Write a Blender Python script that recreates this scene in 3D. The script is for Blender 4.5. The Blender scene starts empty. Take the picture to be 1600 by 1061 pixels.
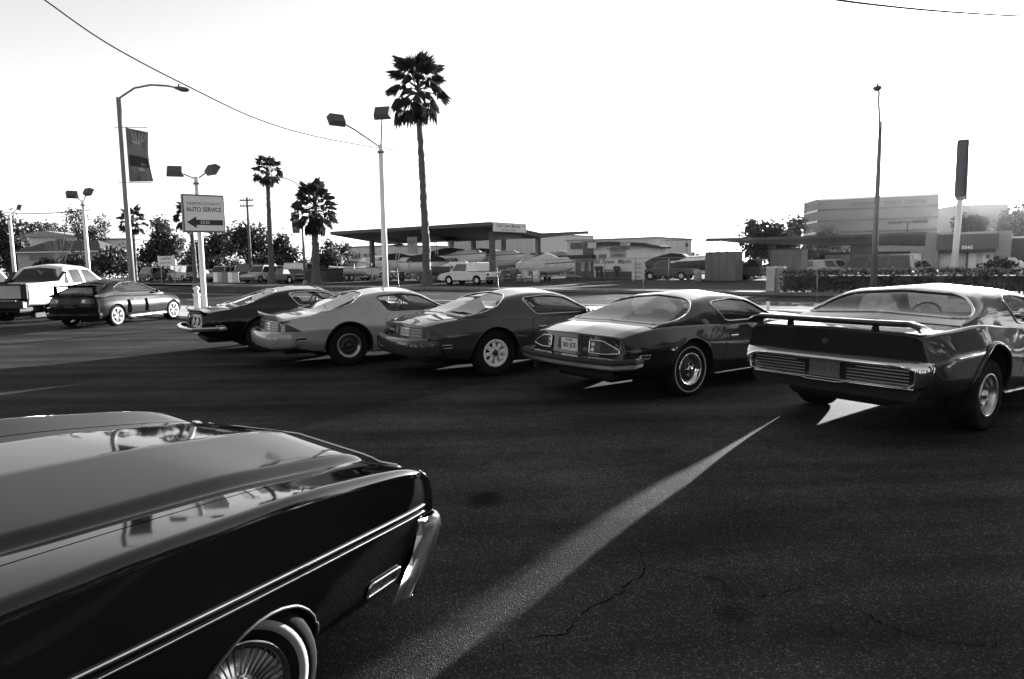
import bpy, bmesh, math, random
import numpy as np
from mathutils import Vector, Matrix
from mathutils.geometry import delaunay_2d_cdt, tessellate_polygon
random.seed(7); np.random.seed(7)
R = math.radians
scn = bpy.context.scene
col = scn.collection

# ------------------------------------------------------------------ camera
FPX, PITCH, ROLL, EYE = 1073.44, 0.109775, -0.01432, 1.65
CP, SP, CR, SR_ = math.cos(PITCH), math.sin(PITCH), math.cos(ROLL), math.sin(ROLL)
fw = Vector((0, CP, -SP)); upv = Vector((0, SP, CP)); rt = Vector((1, 0, 0))
cx = rt * CR + upv * SR_; cy = -rt * SR_ + upv * CR
cd = bpy.data.cameras.new('camera'); cam = bpy.data.objects.new('camera', cd); col.objects.link(cam)
m = Matrix((cx, cy, -fw)).transposed().to_4x4(); m.translation = (0, 0, EYE)
cam.matrix_world = m
cd.sensor_width = 36; cd.lens = 36 * FPX / 1600; cd.clip_start = 0.05; cd.clip_end = 6000
scn.camera = cam

def ray(u, v):
    X = (u - 800) / FPX; Y = -(v - 530.5) / FPX
    xx = X * CR - Y * SR_; uu = X * SR_ + Y * CR
    return Vector((xx, CP + uu * SP, uu * CP - SP))
def at(u, v, z=0.0):                       # ground point seen at a spot of the photograph
    r = ray(u, v); t = (z - EYE) / r.z
    return Vector((r.x * t, r.y * t, z))
def hz(u, v, Y):                           # height seen at (u, v) at distance Y
    r = ray(u, v); return EYE + r.z * Y / r.y
def dp(u, Y, z=0.0):                       # point in column u at distance Y and height z
    up = Y * SP + (z - EYE) * CP; d = Y * CP - (z - EYE) * SP
    return Vector((((u - 800) / FPX * d - up * SR_) / CR, Y, z))

# ------------------------------------------------------------------ sky, sun, exposure
SUN = ray(1589, 205).normalized()
sun_el = math.asin(SUN.z); sun_az = math.atan2(SUN.x, SUN.y)
w = bpy.data.worlds.new('World'); scn.world = w; w.use_nodes = True
nt = w.node_tree; nt.nodes.clear()
sky = nt.nodes.new('ShaderNodeTexSky'); sky.sky_type = 'NISHITA'; sky.sun_disc = False
sky.sun_elevation = sun_el; sky.sun_rotation = sun_az
sky.air_density = 1.0; sky.dust_density = 0.7; sky.ozone_density = 1.0
bw = nt.nodes.new('ShaderNodeRGBToBW'); bg = nt.nodes.new('ShaderNodeBackground')
bg.inputs['Strength'].default_value = 0.08
wo = nt.nodes.new('ShaderNodeOutputWorld')
nt.links.new(sky.outputs[0], bw.inputs[0]); nt.links.new(bw.outputs[0], bg.inputs['Color'])
nt.links.new(bg.outputs[0], wo.inputs[0])
sl = bpy.data.lights.new('sun', 'SUN'); sl.energy = 5.0; sl.angle = R(0.5); sl.color = (1, 1, 1)
so = bpy.data.objects.new('sun', sl); col.objects.link(so)
so.rotation_euler = SUN.to_track_quat('Z', 'Y').to_euler(); so.location = SUN * 60
scn.view_settings.view_transform = 'Standard'; scn.view_settings.look = 'None'
scn.view_settings.gamma = 1; scn.view_settings.use_curve_mapping = False
scn.view_settings.exposure = 2.38
scn.render.engine = 'CYCLES'
scn.cycles.max_bounces = 10; scn.cycles.transparent_max_bounces = 16

# ------------------------------------------------------------------ materials (a black and white world)
def mat(name, base=.2, rough=.6, metal=0.0, spec=.5, coat=0.0, var=0.0, scale=4.0, bump=0.0, bscale=30.0, emit=0.0, coatr=.03, stretch=None, rvar=0.0):
    m = bpy.data.materials.new(name); m.use_nodes = True
    n = m.node_tree.nodes; l = m.node_tree.links
    p = n['Principled BSDF']
    p.inputs['Base Color'].default_value = (base, base, base, 1)
    p.inputs['Roughness'].default_value = rough; p.inputs['Metallic'].default_value = metal
    p.inputs['Specular IOR Level'].default_value = spec
    p.inputs['Coat Weight'].default_value = coat; p.inputs['Coat Roughness'].default_value = coatr
    if var or bump or rvar:
        tc = n.new('ShaderNodeTexCoord'); mp = n.new('ShaderNodeMapping')
        l.new(tc.outputs['Object'], mp.inputs[0])
        if stretch: mp.inputs['Scale'].default_value = stretch
    if var or rvar:
        t = n.new('ShaderNodeTexNoise'); t.inputs['Scale'].default_value = scale; t.inputs['Detail'].default_value = 6
        l.new(mp.outputs[0], t.inputs[0])
    if var:
        r = n.new('ShaderNodeMapRange'); r.inputs[1].default_value = .25; r.inputs[2].default_value = .75
        r.inputs[3].default_value = base * (1 - var); r.inputs[4].default_value = base * (1 + var)
        l.new(t.outputs[0], r.inputs[0]); l.new(r.outputs[0], p.inputs['Base Color'])
    if rvar:
        r2 = n.new('ShaderNodeMapRange'); r2.inputs[1].default_value = .3; r2.inputs[2].default_value = .7
        r2.inputs[3].default_value = max(.02, rough - rvar); r2.inputs[4].default_value = rough + rvar
        l.new(t.outputs[0], r2.inputs[0]); l.new(r2.outputs[0], p.inputs['Roughness'])
    if bump:
        b = n.new('ShaderNodeTexNoise'); b.inputs['Scale'].default_value = bscale; b.inputs['Detail'].default_value = 4
        l.new(mp.outputs[0], b.inputs[0])
        bn = n.new('ShaderNodeBump'); bn.inputs['Strength'].default_value = bump; bn.inputs['Distance'].default_value = .02
        l.new(b.outputs[0], bn.inputs['Height']); l.new(bn.outputs[0], p.inputs['Normal'])
    if emit:
        p.inputs['Emission Color'].default_value = (1, 1, 1, 1); p.inputs['Emission Strength'].default_value = emit
    return m
def paint(name, base, rough=.35, coat=1.0, metal=0.0, spec=.3, coatr=.035):
    return mat(name, base, rough, metal, spec, coat, var=.12, scale=2.2, coatr=coatr)
def glassmat(name, tint=.72, refl=1.0, dust=.0):
    m = bpy.data.materials.new(name); m.use_nodes = True
    n = m.node_tree.nodes; l = m.node_tree.links; n.clear()
    o = n.new('ShaderNodeOutputMaterial'); mx = n.new('ShaderNodeMixShader')
    tr = n.new('ShaderNodeBsdfTransparent'); tr.inputs[0].default_value = (tint, tint, tint, 1)
    gl = n.new('ShaderNodeBsdfGlossy'); gl.inputs['Roughness'].default_value = .01; gl.inputs[0].default_value = (refl, refl, refl, 1)
    fr = n.new('ShaderNodeFresnel'); fr.inputs[0].default_value = 1.5
    # glass a little dusty
    df = n.new('ShaderNodeBsdfDiffuse'); df.inputs[0].default_value = (.5, .5, .5, 1)
    m2 = n.new('ShaderNodeMixShader'); m2.inputs[0].default_value = .006
    l.new(fr.outputs[0], mx.inputs[0]); l.new(tr.outputs[0], mx.inputs[1]); l.new(gl.outputs[0], mx.inputs[2])
    l.new(mx.outputs[0], m2.inputs[1]); l.new(df.outputs[0], m2.inputs[2])
    tl = n.new('ShaderNodeBsdfTranslucent'); tl.inputs[0].default_value = (.9, .9, .9, 1); m3 = n.new('ShaderNodeMixShader')     # film of dust that glows against the low sun
    tc = n.new('ShaderNodeTexCoord'); nz = n.new('ShaderNodeTexNoise'); nz.inputs['Scale'].default_value = 5; nz.inputs['Detail'].default_value = 5; l.new(tc.outputs['Object'], nz.inputs[0])
    rg = n.new('ShaderNodeMapRange'); rg.inputs[1].default_value = .3; rg.inputs[2].default_value = .7; rg.inputs[3].default_value = dust * .5; rg.inputs[4].default_value = dust * 1.4; l.new(nz.outputs[0], rg.inputs[0]); l.new(rg.outputs[0], m3.inputs[0])
    l.new(m2.outputs[0], m3.inputs[1]); l.new(tl.outputs[0], m3.inputs[2]); l.new(m3.outputs[0], o.inputs[0])
    return m
M = dict(
    chrome=mat('chrome', .72, .12, 1.0, rvar=.05, scale=9), steel=mat('steel', .4, .35, 1.0), alu=mat('aluminium', .62, .28, 1.0),
    rubber=mat('rubber', .012, .85, spec=.12, var=.3, scale=12), black=mat('black_trim', .018, .5), dark=mat('underbody', .012, .8),
    interior=mat('cabin_cloth', .035, .85, var=.3, scale=20), seat=mat('seat_vinyl', .05, .55),
    glass=glassmat('window_glass', .93, .9, .025), tint=glassmat('tinted_glass', .35),
    lens=mat('lamp_lens', .03, .2, spec=.3, coat=.3), lensl=mat('pale_lens', .5, .15, coat=1.0), white=mat('white_paint', .78, .45, var=.08, scale=3),
    polewhite=mat('pole_white', .72, .5, var=.12, scale=3, stretch=(1, 1, .3)), polegrey=mat('pole_grey', .16, .5, var=.2, scale=3, stretch=(1, 1, .3)),
    plate=mat('plate', .72, .4), platedark=mat('plate_dark', .10, .4), whitewall=mat('whitewall', .34, .7), ink=mat('ink', .02, .6), greyink=mat('grey_ink', .07, .6),
    concrete=mat('concrete', .42, .85, var=.25, scale=3, bump=.3, bscale=40), stucco=mat('stucco', .55, .9, var=.12, scale=1.5, bump=.3, bscale=60),
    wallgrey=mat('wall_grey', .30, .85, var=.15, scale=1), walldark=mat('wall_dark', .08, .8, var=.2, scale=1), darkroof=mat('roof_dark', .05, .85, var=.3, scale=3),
    block=mat('block', .21, .9, var=.15, scale=5), trunk=mat('palm_trunk', .09, .95, var=.4, scale=8, bump=.6, bscale=18), bark=mat('bark', .08, .95, var=.4, scale=6),
    leafd=mat('leaf_dark', .03, .6, var=.35, scale=1.2), leafs=mat('leaf_shade', .02, .7, spec=.1), leafm=mat('leaf_mid', .045, .6, var=.35, scale=1.0), frond=mat('palm_frond', .05, .5, var=.35, scale=1.5),  # leaf_shade: extra dark leaves for the added trees that dim reflections
    wood=mat('old_wood', .10, .9, var=.3, scale=3), metalshed=mat('shed_metal', .38, .5, var=.1, scale=2), canvas=mat('boat_canvas', .02, .85),
    gel=mat('gelcoat', .75, .25, coat=.6), canvasl=mat('pale_canvas', .45, .9, var=.2, scale=4), fence=mat('galvanised', .32, .5, .6),
    wire=mat('cable', .006, .9, spec=0), hospital=mat('hospital_wall', .12, .85, var=.06, scale=.15), band=mat('window_band', .08, .35), bandl=mat('pale_band', .6, .6),
)
def leafmat(name, base):
    m = M[name]; n = m.node_tree.nodes; l = m.node_tree.links; p = n['Principled BSDF']
    t = n.new('ShaderNodeBsdfTranslucent'); t.inputs[0].default_value = (base, base, base, 1)
    mx = n.new('ShaderNodeMixShader'); mx.inputs[0].default_value = .3
    o = n['Material Output']; l.new(p.outputs[0], mx.inputs[1]); l.new(t.outputs[0], mx.inputs[2]); l.new(mx.outputs[0], o.inputs[0])
leafmat('leafd', .03); leafmat('leafm', .05); leafmat('frond', .06)

# ------------------------------------------------------------------ object helpers
def tag(o, label=None, cat=None, group=None, kind=None):
    if label: o['label'] = label
    if cat: o['category'] = cat
    if group: o['group'] = group
    if kind: o['kind'] = kind
    return o
def thing(name, label, cat, loc=(0, 0, 0), rz=0.0, group=None, mtx=None):
    o = bpy.data.objects.new(name, None); col.objects.link(o); o.empty_display_size = .2
    if mtx is not None: o.matrix_world = mtx
    else: o.location = loc; o.rotation_euler = (0, 0, rz)
    return tag(o, label, cat, group)
def link(name, me, parent=None, loc=None, rz=None):
    o = bpy.data.objects.new(name, me); col.objects.link(o)
    if parent: o.parent = parent
    if loc is not None: o.location = loc
    if rz is not None: o.rotation_euler = (0, 0, rz)
    return o
def dup(o, parent=None):
    c = o.copy(); col.objects.link(c)
    if parent: c.parent = parent
    for ch in list(o.children): dup(ch, c)
    return c

class MB:
    def __init__(s): s.v = []; s.f = []; s.sm = []
    def add(s, vs, fs, smooth=False):
        b = len(s.v); s.v += [tuple(p) for p in vs]; s.f += [tuple(i + b for i in f) for f in fs]; s.sm += [smooth] * len(fs); return s
    def box(s, c, d, rz=0.0, r=0.0, top=(1, 1)):
        hx, hy, h = d[0] / 2, d[1] / 2, d[2] / 2
        cs, sn = math.cos(rz), math.sin(rz)
        def T(x, y, z): return (c[0] + x * cs - y * sn, c[1] + x * sn + y * cs, c[2] + z)
        if r <= 0:
            vs = [T(x * hx * (top[0] if z > 0 else 1), y * hy * (top[1] if z > 0 else 1), z * h) for z in (-1, 1) for x, y in ((-1, -1), (1, -1), (1, 1), (-1, 1))]
            return s.add(vs, [(3, 2, 1, 0), (4, 5, 6, 7), (0, 1, 5, 4), (1, 2, 6, 5), (2, 3, 7, 6), (3, 0, 4, 7)])
        r = min(r, hx * .99, hy * .99, h * .99)
        rings = []
        for zi, ins in ((-h, r), (-h + r, 0), (h - r, 0), (h, r)):
            t = top if zi > 0 else (1, 1)
            ring = []
            for (sx, sy) in ((-1, -1), (1, -1), (1, 1), (-1, 1)):
                ax, ay = (hx * t[0] - ins), (hy * t[1] - ins); q = r * .7 if ins == 0 else 0.0
                pts = [(sx * ax, sy * (ay - q)), (sx * (ax - q), sy * ay)]
                if (sx * sy) < 0: pts.reverse()
                if (sx, sy) in ((-1, -1), (1, 1)): pass
                ring += [T(x, y, zi) for x, y in pts]
            rings.append(ring)
        vs = [p for g in rings for p in g]; fs = []
        for k in range(3):
            for i in range(8):
                j = (i + 1) % 8; fs.append((k * 8 + i, k * 8 + j, k * 8 + 8 + j, k * 8 + 8 + i))
        fs.append(tuple(range(7, -1, -1))); fs.append(tuple(24 + i for i in range(8)))
        return s.add(vs, fs)
    def tube(s, pts, r, n=8, caps=True, closed=False, smooth=True, flat=1.0):
        P = [Vector(p) for p in pts]; N = len(P); rs = r if isinstance(r, (list, tuple)) else [r] * N
        vs = []; prev = None
        for i in range(N):
            a = P[(i - 1) % N] if (closed or i > 0) else P[0]; b = P[(i + 1) % N] if (closed or i < N - 1) else P[-1]
            t = (b - a).normalized()
            if prev is None:
                x = Vector((0, 0, 1)) if abs(t.z) < .9 else Vector((1, 0, 0)); x = (x - t * x.dot(t)).normalized()
            else:
                x = prev - t * prev.dot(t); x = x.normalized() if x.length > 1e-6 else t.orthogonal().normalized()
            prev = x; y = t.cross(x)
            for k in range(n):
                a_ = 2 * math.pi * k / n
                vs.append(P[i] + x * (math.cos(a_) * rs[i]) + y * (math.sin(a_) * rs[i] * flat))
        fs = []
        for i in range(N if closed else N - 1):
            j = (i + 1) % N
            for k in range(n):
                k2 = (k + 1) % n; fs.append((i * n + k, i * n + k2, j * n + k2, j * n + k))
        s.add(vs, fs, smooth)
        if caps and not closed:
            b = len(s.v) - N * n
            s.f += [tuple(b + k for k in range(n - 1, -1, -1)), tuple(b + (N - 1) * n + k for k in range(n))]; s.sm += [False, False]
        return s
    def lathe(s, prof, n=24, axis='y', c=(0, 0, 0), closed=False, smooth=True):
        vs = []; K = len(prof)
        for (r, h) in prof:
            for k in range(n):
                a = 2 * math.pi * k / n; p, q = r * math.cos(a), r * math.sin(a)
                v = (p, h, q) if axis == 'y' else ((p, q, h) if axis == 'z' else (h, p, q))
                vs.append((v[0] + c[0], v[1] + c[1], v[2] + c[2]))
        fs = []
        for i in range(K if closed else K - 1):
            j = (i + 1) % K
            for k in range(n):
                k2 = (k + 1) % n
                f = (i * n + k, i * n + k2, j * n + k2, j * n + k)
                fs.append(f if axis == 'z' else f[::-1])
        return s.add(vs, fs, smooth)
    def prism(s, poly, a, b, plane='xz'):      # polygon extruded along the third axis
        def T(p, h): return {'xz': (p[0], h, p[1]), 'xy': (p[0], p[1], h), 'yz': (h, p[0], p[1])}[plane]
        n = len(poly); vs = [T(p, a) for p in poly] + [T(p, b) for p in poly]
        tr = tessellate_polygon([[Vector((p[0], p[1], 0)) for p in poly]])
        fs = [tuple(t) for t in tr] + [tuple(n + i for i in t)[::-1] for t in tr]
        fs += [(i, (i + 1) % n, n + (i + 1) % n, n + i) for i in range(n)]
        return s.add(vs, fs)
    def quad(s, a, b, c, d): return s.add([a, b, c, d], [(0, 1, 2, 3)])
    def grid(s, rows, smooth=True, closed=False):
        n = len(rows[0]); vs = [p for r in rows for p in r]; fs = []
        for i in range(len(rows) - 1):
            for k in range(n if closed else n - 1):
                k2 = (k + 1) % n; fs.append((i * n + k, i * n + k2, (i + 1) * n + k2, (i + 1) * n + k))
        return s.add(vs, fs, smooth)
    def mesh(s, name, material, fix=True):
        me = bpy.data.meshes.new(name); me.from_pydata(s.v, [], s.f); me.materials.append(material)
        me.polygons.foreach_set('use_smooth', s.sm)
        if fix:
            bm = bmesh.new(); bm.from_mesh(me); bmesh.ops.recalc_face_normals(bm, faces=bm.faces); bm.to_mesh(me); bm.free()
        me.update(); return me
    def build(s, name, material, parent=None, loc=None, rz=None, fix=True):
        return link(name, s.mesh(name, material, fix), parent, loc, rz)

_txt = {}
def text_mesh(body, size, depth=.004, bold=0.0, shear=0.0, xs=1.0):
    c = bpy.data.curves.new('lettering', 'FONT'); c.body = body; c.size = size; c.extrude = depth; c.offset = bold
    c.align_x = 'CENTER'; c.align_y = 'CENTER'; c.shear = shear; c.resolution_u = 3
    o = bpy.data.objects.new('lettering', c); col.objects.link(o)
    dg = bpy.context.evaluated_depsgraph_get(); me = bpy.data.meshes.new_from_object(o.evaluated_get(dg))
    bpy.data.objects.remove(o); bpy.data.curves.remove(c); me.name = 'lettering'
    if xs != 1.0:
        for v in me.vertices: v.co.x *= xs
    return me
def lettering(body, size, material, parent, loc, rot, **k):    # rot: euler taking the text's xy plane onto the sign
    me = text_mesh(body, size, **k); me.materials.clear(); me.materials.append(material)
    o = link('lettering', me, parent, loc); o.rotation_euler = rot; return o

# street frame: a runs along the street to the right, s runs across it, away from the lot
SN = Vector((.602, .799, 0)).normalized(); ST = Vector((SN.y, -SN.x, 0)); SROT = math.atan2(ST.y, ST.x)
def street(a, s, z=0.0): p = ST * a + SN * s; return Vector((p.x, p.y, z))
# ------------------------------------------------------------------ car body surfaces
def pchip(xk, yk, x):
    xk = np.asarray(xk, float); yk = np.asarray(yk, float); h = np.diff(xk)
    sh = (len(h),) + (1,) * (yk.ndim - 1); hh = h.reshape(sh)
    dl = np.diff(yk, axis=0) / hh; d = np.zeros_like(yk)
    w1 = 2 * hh[1:] + hh[:-1]; w2 = hh[1:] + 2 * hh[:-1]
    with np.errstate(divide='ignore', invalid='ignore'):
        t = (w1 + w2) / (w1 / dl[:-1] + w2 / dl[1:])
    d[1:-1] = np.where(dl[:-1] * dl[1:] > 0, t, 0); d[0] = dl[0]; d[-1] = dl[-1]
    x = np.clip(x, xk[0], xk[-1]); i = np.clip(np.searchsorted(xk, x) - 1, 0, len(h) - 1)
    s2 = (-1,) + (1,) * (yk.ndim - 1); s = ((x - xk[i]) / h[i]).reshape(s2); H = h[i].reshape(s2)
    return (yk[i] * (1 + 2 * s) * (1 - s) ** 2 + d[i] * H * s * (1 - s) ** 2 + yk[i + 1] * s * s * (3 - 2 * s) + d[i + 1] * H * s * s * (s - 1))

class Loft:
    """Half sections (bottom to top centre) of control points along x; straight runs with rounded corners."""
    def __init__(s, xk, ctrl, radii, ends=(.05, .05), shrink=.03, warp=None):
        s.xk = np.array(xk, float); s.c = np.array(ctrl, float); s.r = np.array(radii, float)
        s.K = s.c.shape[1]; s.ends = ends; s.shrink = shrink; s.warp = warp
        m = np.median(s.c, axis=0); L = []
        for k in range(s.K - 1):
            L.append(max(.02, np.linalg.norm(m[k + 1] - m[k]) - (s.r[k] + s.r[k + 1]) * .8))
            if k < s.K - 2: L.append(max(.015, s.r[k + 1] * 1.5))
        s.L = np.array(L); s.cum = np.concatenate([[0], np.cumsum(L)]); s.T = s.cum[-1]
    def half(s, x, t):
        x = np.asarray(x, float); t = np.clip(np.asarray(t, float), 0, s.T - 1e-9)
        P = pchip(s.xk, s.c, x); n = len(x)
        seg = np.linalg.norm(np.diff(P, axis=1), axis=2) + 1e-9; u = np.diff(P, axis=1) / seg[..., None]
        rr = np.zeros((n, s.K))
        for k in range(1, s.K - 1): rr[:, k] = np.minimum(s.r[k], .48 * np.minimum(seg[:, k - 1], seg[:, k]))
        pi = np.clip(np.searchsorted(s.cum, t, side='right') - 1, 0, len(s.L) - 1); f = (t - s.cum[pi]) / s.L[pi]
        k = pi // 2; i = np.arange(n); out = np.zeros((n, 2)); isseg = pi % 2 == 0
        a = P[i, k] + u[i, k] * rr[i, k][:, None]; kk = np.minimum(k + 1, s.K - 1)
        b = P[i, kk] - u[i, k] * rr[i, kk][:, None]
        out[isseg] = (a + (b - a) * f[:, None])[isseg]
        k2 = np.minimum(k + 1, s.K - 2)
        A = P[i, k2] - u[i, k2 - 1] * rr[i, k2][:, None]; B = P[i, k2] + u[i, k2] * rr[i, k2][:, None]; F = f[:, None]
        bz = A * (1 - F) ** 2 + 2 * P[i, k2] * F * (1 - F) + B * F * F
        out[~isseg] = bz[~isseg]
        return out
    def ev(s, x, w):
        x = np.asarray(x, float); w = np.asarray(w, float); yz = s.half(x, s.T - np.abs(w))
        y = yz[:, 0] * np.sign(w); z = yz[:, 1].copy()
        for d, e in ((x - s.xk[0], s.ends[0]), (s.xk[-1] - x, s.ends[1])):
            if e > 0:
                q = np.clip(1 - d / e, 0, 1); k = s.shrink * (1 - np.sqrt(np.maximum(0, 1 - q * q)))
                y = y * (1 - k / .6); z = z - np.clip(k * (z - .6) / .25, -k, k)
        p = np.stack([x, y, z], 1)
        return s.warp(p) if s.warp else p
    def nrm(s, x, w):
        e = .003
        dx = s.ev(np.minimum(x + e, s.xk[-1]), w) - s.ev(np.maximum(x - e, s.xk[0]), w)
        w0 = np.where(np.abs(w) < 2 * e, 2 * e * np.where(w < 0, -1, 1), w)
        dw = s.ev(x, np.clip(w0 + e, -s.T, s.T)) - s.ev(x, np.clip(w0 - e, -s.T, s.T))
        n = np.cross(dx, dw); L = np.linalg.norm(n, axis=1, keepdims=True); L[L < 1e-12] = 1
        n = n / L
        return n
    def side_w(s, x, z):                     # |w| on the body side at height z
        t = np.linspace(s.L[0] + .001, s.T, 260); q = s.half(np.full(260, float(x)), t)
        zz = q[:, 1]; mx = int(np.argmax(zz > zz.max() - 1e-6)); o = np.maximum.accumulate(zz[:mx + 1])
        return s.T - float(np.interp(z, o + np.arange(mx + 1) * 1e-9, t[:mx + 1]))
    def top_w(s, x, y):                      # |w| on the top at half width y
        t = np.linspace(s.T, s.T * .35, 200); q = s.half(np.full(200, float(x)), t)
        return s.T - float(np.interp(y, np.maximum.accumulate(q[:, 0]) + np.arange(200) * 1e-9, t))
    def side_poly(s, pts, sgn=-1, r=0): return [(x, sgn * s.side_w(x, z)) for x, z in resample(roundpoly(pts, r) if r else pts, .07)]
    def top_poly(s, pts): return [(x, math.copysign(s.top_w(x, abs(y)), y if y else 1)) for x, y in pts]

def resample(poly, d=.05, closed=True):
    out = []; n = len(poly)
    for i in range(n if closed else n - 1):
        a, b = poly[i], poly[(i + 1) % n]; L = math.hypot(b[0] - a[0], b[1] - a[1]); k = max(1, int(math.ceil(L / d)))
        for j in range(k): out.append((a[0] + (b[0] - a[0]) * j / k, a[1] + (b[1] - a[1]) * j / k))
    if not closed: out.append(poly[-1])
    return out
def roundpoly(poly, r, n=4):
    out = []; N = len(poly)
    for i in range(N):
        p, a, b = Vector(poly[i]), Vector(poly[i - 1]), Vector(poly[(i + 1) % N])
        rr = r[i] if isinstance(r, (list, tuple)) else r
        q = min(rr, (p - a).length * .45, (p - b).length * .45)
        A = p + (a - p).normalized() * q; B = p + (b - p).normalized() * q
        for k in range(n + 1):
            f = k / n; v = A * (1 - f) ** 2 + p * 2 * f * (1 - f) + B * f * f; out.append((v.x, v.y))
    return out
def inset(poly, d):
    N = len(poly); A = sum(poly[i][0] * poly[(i + 1) % N][1] - poly[(i + 1) % N][0] * poly[i][1] for i in range(N))
    sg = 1 if A > 0 else -1; out = []
    for i in range(N):
        p, a, b = Vector(poly[i]), Vector(poly[i - 1]), Vector(poly[(i + 1) % N])
        e1 = (p - a); e2 = (b - p)
        if e1.length < 1e-7 or e2.length < 1e-7: out.append((p.x, p.y)); continue
        e1.normalize(); e2.normalize(); n1 = Vector((-e1.y, e1.x)); n2 = Vector((-e2.y, e2.x)); n = n1 + n2
        n = n.normalized() if n.length > 1e-6 else n1
        k = 1 / max(.5, n.dot(n1)); q = p + n * (d * sg * k); out.append((q.x, q.y))
    return out
def inside(px, py, poly):
    P = np.array(poly); x1, y1 = P[:, 0], P[:, 1]; x2, y2 = np.roll(x1, -1), np.roll(y1, -1)
    c = np.zeros(len(px), bool)
    for a, b, e, f in zip(x1, y1, x2, y2):
        if b == f: continue
        k = ((b > py) != (f > py)) & (px < (e - a) * (py - b) / (f - b) + a); c ^= k
    return c

def panels(S, regions, step=.07, xr=None, wr=None, rim=.012):
    """Cut the loft along outlines. regions: list of (key, polygon in (x, w)). Returns {key: (verts, normals, tris)}."""
    x0, x1 = xr or (S.xk[0], S.xk[-1]); w1 = wr if wr else S.T
    n = int((x1 - x0) / step) + 1
    xs = np.linspace(x0, x1, n)
    ext = []
    for e, d in ((S.xk[0], S.ends[0]), (S.xk[-1], -S.ends[1])):
        if d and x0 <= e <= x1: ext += [e + d * k for k in (.03, .12, .3, .6, 1.0)]
    xs = np.unique(np.round(np.concatenate([xs, ext]), 4)) if ext else xs
    ts = []
    for i, L in enumerate(S.L):
        k = max(1, int(math.ceil(L / step))) if i % 2 == 0 else 4
        ts += [S.cum[i] + L * j / k for j in range(k)]
    ts.append(S.T); ts = np.array(ts); ts = ts[ts >= S.T - w1 - 1e-6]
    ws = np.unique(np.round(np.concatenate([S.T - ts, ts - S.T]), 5)); ws = ws[np.abs(ws) <= w1 + 1e-6]
    if abs(ws[0]) < w1 - 1e-4: ws = np.concatenate([[-w1], ws, [w1]])
    gx, gw = np.meshgrid(xs, ws, indexing='ij'); gx = gx.ravel(); gw = gw.ravel()
    polys = [(k, resample(p, step * .8)) for k, p in regions]
    if polys:
        allp = np.array([q for _, p in polys for q in p])
        keep = np.ones(len(gx), bool)
        for a in range(0, len(gx), 2000):
            d = np.hypot(gx[a:a + 2000, None] - allp[None, :, 0], gw[a:a + 2000, None] - allp[None, :, 1]).min(1); keep[a:a + 2000] = d > step * .28
        edge = (np.abs(gx - xs[0]) < 1e-6) | (np.abs(gx - xs[-1]) < 1e-6) | (np.abs(np.abs(gw) - w1) < 1e-6)
        gx, gw = gx[keep | edge], gw[keep | edge]
    V = [Vector((a, b)) for a, b in zip(gx, gw)]; E = []
    for k, p in polys:
        b = len(V); V += [Vector(q) for q in p]; E += [(b + i, b + (i + 1) % len(p)) for i in range(len(p))]
    vs, es, fs, *_ = delaunay_2d_cdt(V, E, [], 0, 1e-5)
    vx = np.array([v.x for v in vs]); vw = np.array([v.y for v in vs]); tri = np.array(fs, int)
    cxx = vx[tri].mean(1); cww = vw[tri].mean(1); key = np.full(len(tri), -1)
    ok = (cxx >= x0) & (cxx <= x1) & (np.abs(cww) <= w1)
    for i in range(len(polys) - 1, -1, -1): key[inside(cxx, cww, polys[i][1])] = i
    p3 = S.ev(vx, vw); nn = S.nrm(vx, vw); out = {}
    names = {}
    for i, (k, _) in enumerate(polys): names.setdefault(k, []).append(i)
    names['body'] = [-1]
    for k, ids in names.items():
        if k is None: continue
        t = tri[np.isin(key, ids) & ok]
        if len(t) == 0: continue
        u, inv = np.unique(t, return_inverse=True); t = inv.reshape(-1, 3)
        a, b, c = p3[u][t[:, 0]], p3[u][t[:, 1]], p3[u][t[:, 2]]
        fl = np.einsum('ij,ij->i', np.cross(b - a, c - a), nn[u][t].mean(1)) < 0
        t[fl] = t[fl][:, ::-1]
        out[k] = (p3[u], nn[u], t)
    return out
def shell(name, data, material, parent, off=0.0, rim=.0, skip=None):
    """One panel as a mesh with its true surface normals, edges turned in by rim."""
    p, n, t = data; P = (p + n * off); V = P.tolist(); F = [tuple(x) for x in t.tolist()]; NL = [n[i] for f in t for i in f]
    if rim > 0:
        cnt = {}
        for f in F:
            for a, b in ((f[0], f[1]), (f[1], f[2]), (f[2], f[0])): cnt[(a, b)] = cnt.get((a, b), 0) + 1
        bd = [e for e in cnt if (e[1], e[0]) not in cnt]; base = len(V)
        vin = sorted({i for e in bd for i in e}); ix = {}
        for i in vin: ix[i] = len(V); V.append((P[i] - n[i] * rim).tolist())
        for a, b in bd:
            if skip and skip(P[a]) and skip(P[b]): continue
            f = (b, a, ix[a], ix[b]); F.append(f)
            q = np.cross(np.array(V[f[1]]) - np.array(V[f[0]]), np.array(V[f[2]]) - np.array(V[f[0]])); L = np.linalg.norm(q)
            q = q / L if L > 0 else np.array([0, 0, 1.0]); NL += [q] * 4
    me = bpy.data.meshes.new(name); me.from_pydata(V, [], F); me.materials.append(material)
    me.polygons.foreach_set('use_smooth', [True] * len(F)); me.update()
    me.normals_split_custom_set([tuple(x) for x in NL])
    return link(name, me, parent)
def on(S, poly, off=0.0, closed=True, d=.04):
    q = np.array(resample(poly, d, closed)); p = S.ev(q[:, 0], q[:, 1]); n = S.nrm(q[:, 0], q[:, 1]); return [tuple(x) for x in (p + n * off)]
def trim(name, S, poly, r, material, parent, off=0.0, closed=True, n=6, flat=1.0):
    return MB().tube(on(S, poly, off, closed), r, n, closed=closed, flat=flat).build(name, material, parent)
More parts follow.
